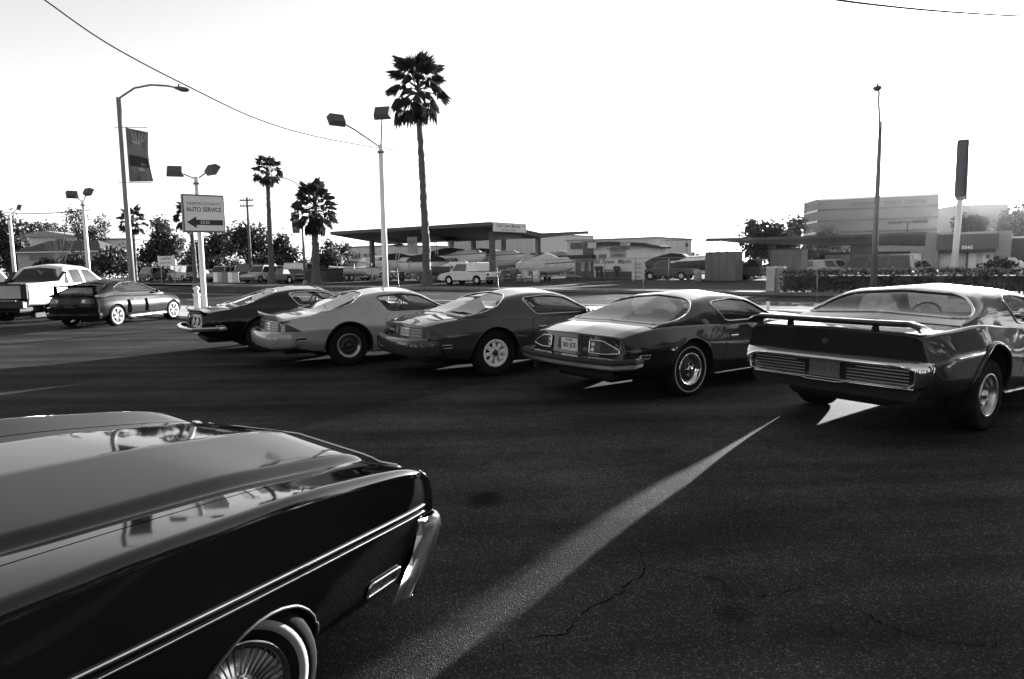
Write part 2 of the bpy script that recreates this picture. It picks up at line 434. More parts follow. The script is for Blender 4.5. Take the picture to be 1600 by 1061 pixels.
def face_patch(name, poly, xf, off, material, parent, back=.02, rnd=0, d=.08, mir=False):
    """Panel lying on a front or rear face: polygon in (y, z), x from xf(y, z); off < 0 is outwards at the rear."""
    if rnd: poly = roundpoly(poly, rnd)
    pl = resample(poly, d); ys = [p[0] for p in pl]; zs = [p[1] for p in pl]
    V = [Vector(p) for p in pl]; E = [(i, (i + 1) % len(pl)) for i in range(len(pl))]
    gy = np.arange(min(ys) + d / 2, max(ys), d); gz = np.arange(min(zs) + d / 2, max(zs), d)
    if len(gy) and len(gz):
        a, b = np.meshgrid(gy, gz); a = a.ravel(); b = b.ravel(); k = inside(a, b, pl); P = np.array(pl)
        for y, z in zip(a[k], b[k]):
            if np.hypot(P[:, 0] - y, P[:, 1] - z).min() > d * .4: V.append(Vector((y, z)))
    vs, es, fs, *_ = delaunay_2d_cdt(V, E, [], 1, 1e-5)
    mb = MB(); N = len(vs)
    o = [(xf(v.x, v.y) + off, v.x, v.y) for v in vs]; i_ = [(xf(v.x, v.y) + back, v.x, v.y) for v in vs]
    cnt = {}
    for f in fs:
        for q in range(len(f)): cnt[(f[q], f[(q + 1) % len(f)])] = 1
    bd = [e for e in cnt if (e[1], e[0]) not in cnt]
    mb.add(o + i_, [tuple(f) for f in fs] + [(a, b, N + b, N + a) for a, b in bd])
    return mb.build(name, material, parent)

def sweep(path, prof, closed_prof=True):
    """profile (o, h): o outwards from the path in plan, h up"""
    P = [Vector(p) for p in path]; rows = []
    for i, p in enumerate(P):
        a = P[max(0, i - 1)]; b = P[min(len(P) - 1, i + 1)]; t = (b - a); t.z = 0; t.normalize(); n = Vector((t.y, -t.x, 0))
        rows.append([p + n * o + Vector((0, 0, h)) for o, h in prof])
    mb = MB().grid(rows, False, closed_prof)
    if closed_prof:
        k = len(prof); b = (len(P) - 1) * k; mb.f += [tuple(range(k)), tuple(b + i for i in range(k))[::-1]]; mb.sm += [False, False]
    return mb

def decal(name, S, quad, sgn, off, material, parent, nu=6, nv=8):
    (ax, az), (bx, bz), (cx_, cz), (dx, dz) = quad; rows = []
    for i in range(nv + 1):
        v = i / nv; row = []
        for j in range(nu + 1):
            u = j / nu; x = (ax * (1 - u) + bx * u) * (1 - v) + (dx * (1 - u) + cx_ * u) * v; z = (az * (1 - u) + bz * u) * (1 - v) + (dz * (1 - u) + cz * u) * v
            q = np.array([[x, sgn * S.side_w(x, z)]]); row.append(tuple((S.ev(q[:, 0], q[:, 1]) + S.nrm(q[:, 0], q[:, 1]) * off)[0]))
        rows.append(row)
    mb = MB().grid(rows, True); m_ = mb.mesh(name, material, False)
    if (m_.polygons[0].normal.y > 0) != (sgn > 0): m_.flip_normals()
    return link(name, m_, parent)
# ------------------------------------------------------------------ wheels
_wheel = {}
def wheel_meshes(kind, r=.33, wd=.22, rr=.19):
    key = (kind, r, wd, rr)
    if key in _wheel: return _wheel[key]
    h = wd / 2; parts = []
    ty = MB().lathe([(rr, -h * .8), (rr + .02, -h * .95), (r * .86, -h), (r * .96, -h * .93), (r * .995, -h * .75), (r, -h * .4), (r, 0), (r, h * .4), (r * .995, h * .75), (r * .96, h * .93), (r * .86, h), (rr + .02, h * .95), (rr, h * .8)], 40, closed=True)
    for q in (-.55, -.2, .2, .55):                       # tread grooves
        ty.lathe([(r * 1.001, h * q - .006), (r * 1.004, h * q - .004), (r * 1.004, h * q + .004), (r * 1.001, h * q + .006)], 40, closed=True)
    ty = ty.mesh('tyre', M['rubber'])
    def ring(a, b, y, t=.008): return [(a, y), (b, y), (b, y + t), (a, y + t)]
    # outer side is -y
    rim = MB(); o = -h
    if kind == 'spoke':                                   # white eight spoke steel wheel
        rim.lathe([(rr, o * .8), (rr + .012, o * .97), (rr - .004, o * 1.0), (rr - .03, o * .86), (rr - .045, o * .5), (rr - .05, h * .6)], 40)
        for k in range(8):
            a = k * math.pi / 4 + .2; c, s_ = math.cos(a), math.sin(a)
            rim.add([(c * q - s_ * b, y, s_ * q + c * b) for q, b, y in ((.05, -.028, o * .66), (rr - .035, -.034, o * .78), (rr - .035, .034, o * .78), (.05, .028, o * .66), (.05, -.012, o * .8), (rr - .035, -.018, o * .9), (rr - .035, .018, o * .9), (.05, .012, o * .8))],
                    [(0, 1, 5, 4), (4, 5, 6, 7), (7, 6, 2, 3), (1, 2, 6, 5)])
        rim.lathe([(.075, o * .64), (.072, o * .84), (.045, o * .9), (.04, o * .7)], 24)
        mat_ = M['white']
        hub = MB().lathe([(.042, o * .5), (.042, o * .98), (.03, o * 1.05), (0.001, o * 1.06)], 20)
        for k in range(5):
            a = k * math.pi * .4; hub.lathe([(.009, o * .8), (.009, o * .95), (.001, o * .96)], 6, c=(.058 * math.cos(a), 0, .058 * math.sin(a)))
        parts = [('rim', rim.mesh('rim', mat_)), ('hub_cap', hub.mesh('hub_cap', M['black']))]
    elif kind in ('rally', 'dark', 'plain'):               # deep dish with trim ring, slots
        trimr = MB().lathe([(rr - .002, o * .8), (rr + .014, o * .98), (rr + .004, o * 1.03), (rr - .02, o * .95), (rr - .045, o * .72), (rr - .055, o * .6)], 40)
        disc = MB().lathe([(rr - .05, o * .55), (rr - .06, o * .62), (.105, o * .8), (.085, o * .84), (.07, o * .72), (.02, o * .7)], 40)
        disc.lathe([(rr - .05, o * .56), (rr - .05, h * .7)], 32)
        cap = MB().lathe([(.052, o * .7), (.05, o * 1.0), (.035, o * 1.1), (.001, o * 1.14)], 20)
        for k in range(5):
            a = k * math.pi * .4; cap.lathe([(.010, o * .7), (.010, o * .92), (.001, o * .94)], 6, c=(.072 * math.cos(a), 0, .072 * math.sin(a)))
        mm = {'rally': ('chrome', 'black', 'chrome'), 'dark': ('steel', 'black', 'black'), 'plain': ('rubber', 'black', 'black')}[kind]
        parts = [('rim', trimr.mesh('rim', M[mm[0]])), ('wheel_disc', disc.mesh('wheel_disc', M[mm[1]])), ('hub_cap', cap.mesh('hub_cap', M[mm[2]]))]
        if kind == 'rally': parts.append(('white_stripe', MB().lathe(ring(r * .80, r * .845, -h - .0035, .006), 48, closed=True).mesh('white_stripe', M['whitewall'])))
    elif kind == 'mag':                                    # slotted aluminium wheel
        rim.lathe([(rr, o * .8), (rr + .014, o * .98), (rr - .006, o * 1.0), (rr - .02, o * .8), (rr - .03, o * .3), (rr - .035, h * .7)], 40)
        rim.lathe([(rr - .03, o * .3), (rr - .05, o * .34), (.13, o * .62), (.08, o * .7), (.065, o * .5)], 40)
        slots_ = []
        for k in range(5):
            a = k * math.pi * .4 + .3; c, s_ = math.cos(a), math.sin(a)
            ell = [(.105 + .028 * math.cos(q), .034 * math.sin(q)) for q in np.linspace(0, 2 * math.pi, 13)[:-1]]
            y0 = o * .68; hol = MB(); slots_.append(hol); hol.add([(c * p - s_ * q, y0, s_ * p + c * q) for p, q in ell], [tuple(range(12))])
        cap = MB().lathe([(.05, o * .5), (.046, o * .8), (.02, o * .86), (.001, o * .87)], 20)
        parts = [('rim', rim.mesh('rim', M['alu'])), ('hub_cap', cap.mesh('hub_cap', M['alu']))] + [('rim_slot', q.mesh('rim_slot', M['black'])) for q in slots_]
    elif kind == 'tuner':                                  # bright alloy with six thin spokes
        rim.lathe([(rr, o * .8), (rr + .012, o * .99), (rr - .02, o * 1.02), (rr - .032, o * .9), (rr - .035, h * .6)], 36)
        for k in range(6):
            a = k * math.pi / 3 + .15
            for da in (-.13, .13):
                rim.tube([(.03 * math.cos(a), o * .86, .03 * math.sin(a)), ((rr - .02) * math.cos(a + da), o * .93, (rr - .02) * math.sin(a + da))], .012, 5)
        rim.lathe([(.05, o * .7), (.05, o * .92), (.001, o * .95)], 16)
        parts = [('rim', rim.mesh('rim', mat('bright_alloy', .5, .4))), ('brake_disc', MB().lathe([(rr - .06, o * .3), (.02, o * .3)], 24).mesh('brake_disc', M['black']))]
    elif kind == 'hubcap':                                 # full chrome cap with turbine fins, wide whitewall
        ww = MB().lathe(ring(r * .735, r * .845, -h - .002, .004), 56, closed=True)
        rg = MB().lathe([(rr, o * .8), (rr + .012, o * 1.0), (rr + .002, o * 1.06), (rr - .012, o * 1.02), (rr - .02, o * .9), (rr - .03, o * .84)], 56)
        rg.lathe([(rr - .03, o * .84), (.09, o * .98), (.08, o * 1.06), (.07, o * 1.12), (.045, o * 1.17), (.02, o * 1.19), (.001, o * 1.19)], 56)
        fin = MB()
        for k in range(36):
            a = 2 * math.pi * k / 36; c, s_ = math.cos(a), math.sin(a)
            fin.add([(c * q - s_ * b, y, s_ * q + c * b) for q, b, y in ((.088, -.004, o * .97), (rr - .026, -.004, o * .84), (rr - .026, .005, o * .84), (.088, .003, o * .97), (.088, 0, o * 1.10), (rr - .026, .003, o * 1.0))],
                    [(0, 1, 5, 4), (4, 5, 2, 3), (1, 2, 5), (0, 4, 3)])
        parts = [('whitewall', ww.mesh('whitewall', M['whitewall'])), ('hub_cap', rg.mesh('hub_cap', M['chrome'])), ('cap_fins', fin.mesh('cap_fins', mat('cap_fin', .22, .3, 1.0)), 'stuff'),
                 ('cap_recess', MB().lathe([(rr - .022, o * .855), (.086, o * .975)], 40).mesh('cap_recess', M['black']))]
        parts = [parts[0], parts[1], parts[2]]
    elif kind == 'simple':
        rim.lathe([(rr, o * .9), (rr * .9, o * 1.0), (rr * .5, o * .8), (.001, o * .85)], 16)
        parts = [('rim', rim.mesh('rim', M['steel']))]
    _wheel[key] = (ty, parts); return _wheel[key]
def put_wheel(kind, parent, x, y, r=.33, wd=.22, rr=.19, steer=0.0, z=None, spin=0.0):
    ty, parts = wheel_meshes(kind, r, wd, rr)
    o = link('wheel', ty, parent, (x, y, r if z is None else z))
    rz = (math.pi if y > 0 else 0) + steer
    o.rotation_euler = Matrix.Rotation(rz, 3, 'Z').to_euler() if not spin else (Matrix.Rotation(rz, 3, 'Z') @ Matrix.Rotation(spin, 3, 'Y')).to_euler()
    for q in parts:
        c = link(q[0], q[1], o)
        if len(q) > 2: c['kind'] = 'stuff'
    return o
# ------------------------------------------------------------------ cars
def arch_poly(B, xc, zc, ra, sgn, flat=1.0, a0=-25, a1=205):
    pts = []
    for a in np.linspace(R(a1), R(a0), 25):
        x, z = xc + ra * math.cos(a), zc + ra * math.sin(a) * flat
        pts.append((x, z))
    top = [(x, sgn * B.side_w(x, z)) for x, z in pts]
    xa, xb = pts[0][0], pts[-1][0]
    rock = lambda x: B.T - B.L[0]
    return [(xa, sgn * (rock(xa) + .26))] + top + [(xb, sgn * (rock(xb) + .26))], pts
def wheel_well(B, pts, sgn, parent, depth=.5):
    mb = MB(); rows = []
    o = [B.ev(np.array([x]), np.array([sgn * B.side_w(x, z)]))[0] for x, z in pts]
    o = [(p[0], p[1] - sgn * .012, p[2] + 0.004) for p in o]
    rows = [o, [(p[0], p[1] - sgn * depth, p[2]) for p in o]]
    mb.grid(rows, True); mb.add([(p[0], p[1] - sgn * depth, p[2]) for p in o] + [(pts[0][0], o[0][1] - sgn * depth, .12), (pts[-1][0], o[-1][1] - sgn * depth, .12)], [tuple(range(len(o))) + (len(o) + 1, len(o))])
    mb.build('wheel_well', M['dark'], parent)
def seat(parent, x, y, z, w_=.5, h=.55, head=True):
    b = MB().box((x + .2, y, z - .05), (.5, w_, .2), r=.06)
    bk = MB()
    rows = []
    for k, (zz, ww, th) in enumerate(((z - .05, 1, .16), (z + h * .5, .98, .17), (z + h * .72, .86, .15), (z + h * .9, .62, .12), (z + h, .40, .08))):
        xx = x - .06 - k * .035; hw = ww * w_ / 2; ring = []
        for a in np.linspace(0, 2 * math.pi, 17)[:-1]:
            ca, sa = math.cos(a), math.sin(a)
            ring.append((xx + th / 2 * math.copysign(abs(ca) ** .6, ca), y + hw * math.copysign(abs(sa) ** .5, sa), zz))
        rows.append(ring)
    bk.grid(rows, True, True); k = len(bk.v); bk.f.append(tuple(range(k - 16, k))); bk.sm.append(True)
    o = bk.build('seat', M['seat'], parent); b.build('cushion', M['seat'], o)

def make_car(sp):
    root = thing(sp['name'], sp['label'], sp['cat'], mtx=sp['mtx'], group=sp.get('group'))
    xr, xf = sp['keys'][0][0], sp['keys'][-1][0]
    rake, z0, plan, planf = sp.get('rake', 0), sp.get('z0', .6), sp.get('plan', .1), sp.get('planf', .1); wl = sp.get('wl', .5)
    tailx = lambda y, z: xr + rake * (z - z0) + plan * y * y
    nosex = lambda y, z: xf - planf * y * y + sp.get('rakef', 0) * (z - z0)
    def warp(p):
        x = p[:, 0]; q = np.clip((xr + wl - x) / wl, 0, 1); q = q * q * (3 - 2 * q)
        g = np.clip((x - xf + wl) / wl, 0, 1); g = g * g * (3 - 2 * g)
        nx = x + q * (rake * (p[:, 2] - z0) + plan * p[:, 1] ** 2) + g * (sp.get('rakef', 0) * (p[:, 2] - z0) - planf * p[:, 1] ** 2)
        return np.stack([nx, p[:, 1], p[:, 2]], 1)
    ks = sp['keys']; ctrl = []
    for k in ks:
        c = [(0, k[2] + 0.0)]
        for i in range(1, len(k) - 1, 2): c.append((k[i], k[i + 1]))
        c.append((0, k[-1])); ctrl.append(c)
    B = Loft([k[0] for k in ks], ctrl, [0] + sp['radii'] + [0], (.03, .04), sp.get('shrink', .016), warp)
    P = sp['paint']; regs = []; g = .011; wb = sp['wb']; ra = sp.get('ra', .385); rf = sp.get('raf', ra); zc = sp.get('zc', .34)
    arcs = {}
    for sg in (-1, 1):
        for xc, rad in ((0, ra), (wb, rf)):
            poly, pts = arch_poly(B, xc, zc, rad, sg, sp.get('aflat', 1.0)); regs.append((None, poly)); arcs[(xc, sg)] = pts
    if 'side_lamp' in sp:
        for sg in (-1, 1): regs.append(('side_lamp%d' % sg, B.side_poly(sp['side_lamp'], sg)))
    doors = sp.get('door')
    for sg in (-1, 1):
        for d_i, dr in enumerate(doors or []):
            pl = B.side_poly(dr, sg, .05); regs += [('door%d_%d' % (d_i, sg), inset(pl, g * .6)), (None, pl)]
    for nm in ('hood', 'trunk_lid'):
        if nm in sp:
            h = sp[nm]; pl = B.top_poly(h); pl = pl + [(x, -w_) for x, w_ in pl[::-1]]; pl = roundpoly(pl, .05); regs += [(nm, inset(pl, sp.get('hgap', g) * .7)), (None, pl)]
    c0, c1, cw = sp['cabin']
    regs.append((None, [(c0, -B.top_w(c0, cw)), (c1, -B.top_w(c1, cw)), (c1, B.top_w(c1, cw)), (c0, B.top_w(c0, cw))]))
    D = panels(B, regs, sp.get('step', .075))
    shell('body', D['body'], P, root, rim=.025)
    for sg in (-1, 1):
        for d_i, dr in enumerate(doors or []):
            d = shell('door', D['door%d_%d' % (d_i, sg)], P, root, off=.0, rim=.025)
            if 'handle' in sp:
                hx, hzz = sp['handle'][d_i]; q = np.array([[hx, sg * B.side_w(hx, hzz)]]); p = B.ev(q[:, 0], q[:, 1])[0]
                MB().box((p[0], p[1] + sg * .012, p[2]), (.15, .022, .028), r=.008).box((p[0] + .02, p[1] + sg * .003, p[2] - .055), (.022, .014, .022), r=.006).build('handle', M[sp.get('handle_m', 'chrome')], d)
    for nm in ('hood', 'trunk_lid'):
        if nm in D: shell(nm, D[nm], P, root, rim=.02)
    for sg in (-1, 1):
        if 'side_lamp%d' % sg in D: shell('side_lamp', D['side_lamp%d' % sg], M['lens'], root, off=.004, rim=.01)
    for (xc, sg), pts in arcs.items():
        wheel_well(B, pts, sg, root)
        inn = [p for p in pts if p[1] > B.half(np.array([p[0]]), np.array([B.L[0]]))[0][1] + .01]
        pl = [(x, sg * B.side_w(x, z)) for x, z in inn]
        trim('arch_lip', B, pl, sp.get('lip', .008), sp.get('lipm', P), root, closed=False)
    # end faces
    for nm, xx, fx in (('tail_face', xr, tailx), ('nose_face', xf, nosex)):
        wv = np.linspace(-B.T, B.T, 90); pts = B.ev(np.full(90, xx), wv)
        poly = [(p[1], p[2]) for p in pts]
        cl = [poly[0]]
        for q in poly[1:]:
            if math.hypot(q[0] - cl[-1][0], q[1] - cl[-1][1]) > .008: cl.append(q)
        cl = [q for q in cl if not (abs(q[0]) < .004 and q[1] < .5)]
        face_patch(nm, cl, fx, 0.0, sp.get(nm, P), root, back=.03 if nm == 'tail_face' else -.03, d=.09)
    # greenhouse
    gk = sp['gh']; tum = sp.get('tumble', .56); gc = []
    for x, yg, zg, ze, zcn in gk:
        h = max(.002, ze - zg); yt = yg - h * tum; ym = yg - h * .45 * tum + .02 * min(1, h / .3)
        gc.append([(0, zg - .06), (yg + .012, zg - .05), (yg, zg - .012), (ym, zg + h * .5), (yt, ze), (0, zcn)])
    G = Loft([k[0] for k in gk], gc, [0, .01, .05, .25, sp.get('roof_r', .1), 0], (0, 0), 0)
    wmax = G.T - G.L[0] - G.L[1] * .5
    gr = []
    glass = M[sp.get('glass', 'glass')]
    sw = [G.side_poly(p, sg, sp.get('win_r', .05)) for p in sp['side_windows'] for sg in (-1, 1)]
    for i, p in enumerate(sw): gr.append(('sw%d' % i, p))
    bl = G.top_poly(sp['backlight']) if not sp.get('bl_w') else sp['backlight']
    bl = roundpoly([(x, abs(w_)) for x, w_ in bl] + [(x, -abs(w_)) for x, w_ in bl[::-1]], sp.get('bl_r', .09))
    ws_ = G.top_poly(sp['windshield']); ws_ = roundpoly([(x, abs(w_)) for x, w_ in ws_] + [(x, -abs(w_)) for x, w_ in ws_[::-1]], .08)
    gr += [('bl', bl), ('ws', ws_)]
    GD = panels(G, gr, sp.get('step', .075), wr=wmax)
    shell('roof', GD['body'], sp.get('roofm', P), root, rim=.028)
    tm = M[sp.get('trimm', 'chrome')]; tr = sp.get('trimr', .009)
    for i, p in enumerate(sw):
        wgl = shell('side_window', GD['sw%d' % i], glass, root, off=-.012)
        trim('window_trim', G, p, tr, tm if not sp.get('sidetrim_dark') else M['black'], wgl, off=.002)
    wgl = shell('rear_window', GD['bl'], M[sp.get('bglass', sp.get('glass', 'glass'))], root, off=-.008); trim('window_trim', G, bl, tr * 1.25, tm, wgl, off=.003)
    wgl = shell('windshield', GD['ws'], glass, root, off=-.008); trim('window_trim', G, ws_, tr, tm, wgl, off=.002)
    # cabin
    zb = sp.get('belt', .84)
    lin = MB()
    x0, x1, yy = c0 - .03, c1 + .03, cw + .03
    for a, b, c, d in (((x0, -yy, zb), (x1, -yy, zb), (x1, -yy, .4), (x0, -yy, .4)), ((x0, yy, zb), (x0, yy, .4), (x1, yy, .4), (x1, yy, zb)), ((x0, -yy, .4), (x1, -yy, .4), (x1, yy, .4), (x0, yy, .4)),
                       ((x0, -yy, zb), (x0, -yy, .4), (x0, yy, .4), (x0, yy, zb)), ((x1, -yy, zb), (x1, yy, zb), (x1, yy, .4), (x1, -yy, .4))): lin.quad(a, b, c, d)
    lin.build('cabin_lining', M['interior'], root)
    sx = sp.get('seatx', .92); sz = sp.get('seatz', .48)
    for y in (-.37, .37): seat(root, sx, y, sz, .52, sp.get('seath', .56))
    MB().box((c0 + .18, 0, .74), (.2, 1.2, .26), r=.07).build('rear_seat', M['seat'], root)
    MB().box((c1 - .12, 0, zb - .02), (.34, 1.34, .16), r=.06).build('dashboard', M['interior'], root)
    st = MB().lathe([(.185 + .013 * math.cos(a), .013 * math.sin(a)) for a in np.linspace(0, 2 * math.pi, 9)[:-1]], 28, axis='x', closed=True)
    st.tube([(0, -.17, 0), (0.03, 0, 0), (0, .17, 0)], .012, 6); st.tube([(0.03, 0, 0), (.35, 0, 0)], .025, 8)
    o = st.build('steering_wheel', M['black'], root, (c1 - .42, .37, zb + .03)); o.rotation_euler = (0, R(20), 0)
    MB().box((0, 0, 0), (.02, .2, .06), r=.008).build('mirror', M['black'], root, (sp['mirror_x'], 0, sp['mirror_z']))
    for sg in (-1, 1):
        mx, mz = sp.get('door_mirror', (c1 - .18, zb + .07)); my = sp['gh'][len(gk) // 2][1] + .1 if sg < 0 else my + .035
        my -= .035; dm = MB().box((mx, sg * my, mz), (.06, .12, .08), r=.025).tube([(mx, sg * (my - .10), mz - .05), (mx, sg * my, mz - .02)], .012, 6)
        dm.build('door_mirror', sp.get('mirm', M['black']), root)
    # running gear
    wk = sp['wheel']; tr_ = sp.get('track', .77)
    for x, y in ((0, -tr_), (0, tr_), (wb, -tr_), (wb, tr_)):
        fr = x > 0
        r_ = sp.get('tyre_r', .335) if not fr else sp.get('tyre_rf', sp.get('tyre_r', .335))
        put_wheel(wk, root, x, y, r_, sp.get('tyre_w', .23), sp.get('rim_r', .195), z=r_ - (sp.get('lift', 0) if not fr else 0), steer=sp.get('steer', 0) if fr else 0, spin=random.random() * 6)
    ub = MB().tube([(0, -tr_, .32), (0, tr_, .32)], .045, 8).lathe([(.001, -.14), (.12, -.1), (.14, 0), (.12, .1), (.001, .14)], 12, c=(0, 0, .32))
    ub.tube([(0, 0, .32), (wb * .6, 0, .34)], .04, 8); ub.build('rear_axle', M['dark'], root)
    ex = MB()
    for y in sp.get('pipes', (-.5,)): ex.tube([(xr + .85, y * .8, .30), (xr + .5, y, .30), (xr + .24, y, .275)], .026, 8)
    ex.build('exhaust', M['dark'], root)
    MB().box((xr + .52, 0, sp.get('tank_z', .30)), (.62, 1.05, sp.get('tank_h', .16)), r=.05).build('fuel_tank', M['dark'], root)
    return root, B, G, tailx, nosex, D

def pose(x, y, adeg, z=0.0, th=0.0, ph=0.0, back=0.0):
    a = R(adeg); th = R(th); ph = R(ph)
    F = Vector((math.sin(a) * math.cos(th), math.cos(a) * math.cos(th), math.sin(th))); L0 = Vector((-math.cos(a), math.sin(a), 0)); U0 = F.cross(L0)
    L = L0 * math.cos(ph) + U0 * math.sin(ph); U = F.cross(L)
    m = Matrix((F, L, U)).transposed().to_4x4(); m.translation = Vector((x, y, z)) - F * back; return m
def car_box(name, root, c, d, material, r=.01): return MB().box(c, d, r=r).build(name, material, root)
def text_on_tail(body, size, material, parent, y, z, x, rake=0.0, **k):
    return lettering(body, size, material, parent, (x, y, z), Matrix(((0, 0, -1), (-1, 0, 0), (0, 1, 0))).to_euler(), depth=.001, **k)
def plate(root, x, y, z, txt, dark=False, w_=.305, h=.152, frame=True):
    o = car_box('number_plate', root, (x, y, z), (.012, w_, h), M['platedark' if dark else 'plate'], .003)
    text_on_tail(txt, h * .5, M['ink' if not dark else 'greyink'], o, y, z - h * .06, x - .0075, bold=.0015)
    if not dark: text_on_tail('CALIFORNIA', h * .17, M['ink'], o, y, z + h * .36, x - .0075)
    return o

CAM = [  # 2nd generation pony car
 (-1.19, .66, .40, .80, .46, .84, .62, .775, .775, .66, .795, .81),
 (-.80, .74, .32, .88, .44, .925, .64, .82, .835, .68, .855, .88),
 (-.35, .80, .25, .92, .40, .955, .67, .835, .875, .70, .89, .905),
 (.25, .82, .20, .91, .36, .955, .66, .835, .87, .66, .86, .85),
 (1.0, .82, .19, .90, .35, .935, .61, .84, .845, .66, .80, .76),
 (1.9, .82, .19, .90, .35, .935, .60, .845, .855, .66, .85, .875),
 (2.4, .80, .22, .91, .38, .945, .62, .84, .855, .66, .865, .895),
 (3.2, .81, .19, .91, .35, .945, .60, .85, .82, .62, .83, .85),
 (3.6, .79, .19, .90, .34, .93, .58, .83, .775, .60, .785, .80),
 (3.84, .74, .20, .86, .34, .89, .55, .78, .70, .56, .71, .73)]
CAMG = [(-.56, .80, .875, .878, .895), (-.3, .82, .875, .935, .965), (.1, .83, .87, 1.075, 1.115), (.42, .835, .86, 1.165, 1.215), (.8, .835, .85, 1.195, 1.255),
        (1.15, .835, .85, 1.185, 1.25), (1.38, .835, .85, 1.135, 1.205), (1.68, .835, .855, .96, 1.02), (1.93, .83, .86, .868, .90)]
WRAP = [(.40, 0), (.40, .44), (.32, .62), (.14, .76), (-.05, .84), (-.20, .845), (-.36, .75), (-.44, .62), (-.455, 0)]
NARROW = [(.40, 0), (.40, .46), (.30, .56), (-.12, .66), (-.30, .70), (-.40, .64), (-.44, 0)]
CW = [(.56, 1.11), (.60, 1.135), (1.0, 1.16), (1.32, 1.125), (1.53, 1.02), (1.77, .895), (1.75, .878), (.80, .882), (.72, .90)]
def camaro(name, label, pos, paint_, backlight, wheel, tailm=None, **k):
    sp = dict(name='sports_coupe', label=label, cat='car', group='classic coupes parked in a row', mtx=pose(*pos), keys=CAM, radii=[.05, .06, .05, .03, .12], gh=CAMG, wb=2.743,
              rake=.16, z0=.6, plan=.16, planf=.20, paint=paint_, wheel=wheel, backlight=backlight, bl_w=True, windshield=[(1.44, .50), (1.40, .56), (1.98, .74), (2.0, .1)][:0] or [(1.36, .48), (1.43, .56), (1.82, .74), (1.875, .66), (1.89, .02)],
              side_windows=[CW], door=[[(.56, .34), (.66, .838), (1.98, .838), (1.98, .30), (.70, .28)]], handle=[(.80, .70)], cabin=(.22, 1.76, .62),
              hood=[(2.0, .66), (3.6, .5)], trunk_lid=[(-.50, .70), (-1.12, .66)], mirror_x=1.42, mirror_z=1.12, seatx=.98, belt=.84)
    sp.update(k); return make_car(sp)
ROW = {'C4': (1.67, 9.03, 55.0), 'C3': (-.678, 10.798, 60.2), 'C2': (-3.140, 12.082, 59.9), 'C1': (-5.312, 14.065, 57.5), 'C5': (3.986, 7.155, 54.9)}
def tail_path(tx, z, yc=.80, side=.90, xs=-.90, bulge=.05, n=11):
    pts = [(xs + .06, side - .07, z), (xs - .10, side - .008, z)]
    for y in np.linspace(yc, -yc, n): pts.append((tx(y, z) - bulge, y, z))
    return pts + [(xs - .10, -side + .008, z), (xs + .06, -side + .07, z)]

def front_bumper(c, nx_, m_, yw=.86, xs=3.50, z0=.40, z1=.56, baffle_z=.13, b=.07):
    path = [(xs, -yw - .03, 0), (xs + .16, -yw - .02, 0)] + [(nx_(y, .5) + b, y, 0) for y in np.linspace(-yw + .08, yw - .08, 11)] + [(xs + .16, yw + .02, 0), (xs, yw + .03, 0)]
    sweep(path, [(-.05, z0), (.0, z0 - .01), (.03, z0 + .03), (.03, z1 - .03), (.0, z1), (-.05, z1)]).build('front_bumper', m_, c)
    sweep(path, [(-.14, baffle_z), (-.08, baffle_z), (-.04, z0 - .02), (-.14, z0 - .02)]).build('light_baffle', M['black'], c)  # skirt added under the nose to block low sun
def fittings(c, B, marker=(-.84, .56), badge=None, rocker=True, m_=None):
    for sg in (-1, 1) if marker else ():
        x, z = marker; lp = decal('side_marker', B, [(x - .09, z - .022), (x + .09, z - .022), (x + .09, z + .022), (x - .09, z + .022)], sg, .008, M['lens'], c, 4, 2)
        trim('marker_frame', B, B.side_poly([(x - .09, z - .022), (x + .09, z - .022), (x + .09, z + .022), (x - .09, z + .022)], sg), .005, M['chrome'], lp, off=.006)
        decal('side_marker', B, [(3.05, z - .022), (3.25, z - .022), (3.25, z + .022), (3.05, z + .022)], sg, .008, M['lensl'], c, 4, 2)
        if rocker: trim('rocker_trim', B, [(x, sg * B.side_w(x, .235)) for x in np.linspace(.50, 2.22, 24)], .012, M['chrome'], c, off=.004, closed=False)
    fl = (2.95, -.74); q = np.array([[fl[0], -B.top_w(2.95, .74)]]); p = B.ev(q[:, 0], q[:, 1])[0]
    MB().tube([tuple(p), (p[0] - .05, p[1], p[2] + .75)], .004, 5).build('aerial', M['steel'], c)
    for sg in (-1, 1): MB().tube([(2.02, sg * .30 - .05, .915), (1.92, sg * .30 + .30, .955)], .008, 5).build('wiper', M['black'], c)
    if badge: decal('fender_badge', B, [(badge, .70), (badge + .22, .70), (badge + .22, .725), (badge, .725)], -1, .006, M['chrome'], c, 4, 2)
# --- dark coupe with trapezoid tail lamps (second from the right)
p4 = paint('paint_dark_grey', .010, .38, 1.0, spec=.1)
c4, B4, G4, t4, n4, _ = camaro('sports_coupe', 'dark coupe with a white number plate and chrome framed tail lamps', ROW['C4'], p4, WRAP, 'rally', seath=.5)
for s in (-1, 1):
    L = [(s * .36, .595), (s * .36, .742), (s * .56, .738), (s * .78, .655), (s * .80, .615), (s * .60, .59)]
    lp = face_patch('tail_lamp', L, t4, -.012, M['lens'], c4)
    MB().tube([(t4(y, z) - .016, y, z) for y, z in resample(roundpoly(L, .02), .05)], .009, 6, closed=True).build('lamp_frame', M['chrome'], lp)
    for k in range(2): face_patch('reverse_lens', [(s * .385, .615 + k * .06), (s * .385, .655 + k * .06), (s * .43, .655 + k * .06), (s * .43, .615 + k * .06)], t4, -.016, M['lensl'], lp)
face_patch('plate_recess', [(-.22, .60), (.22, .60), (.22, .745), (-.22, .745)], t4, -.006, M['black'], c4, rnd=.03)
plate(c4, t4(0, .68) - .02, -.02, .665, '283 JCE')
bp = tail_path(t4, .0)
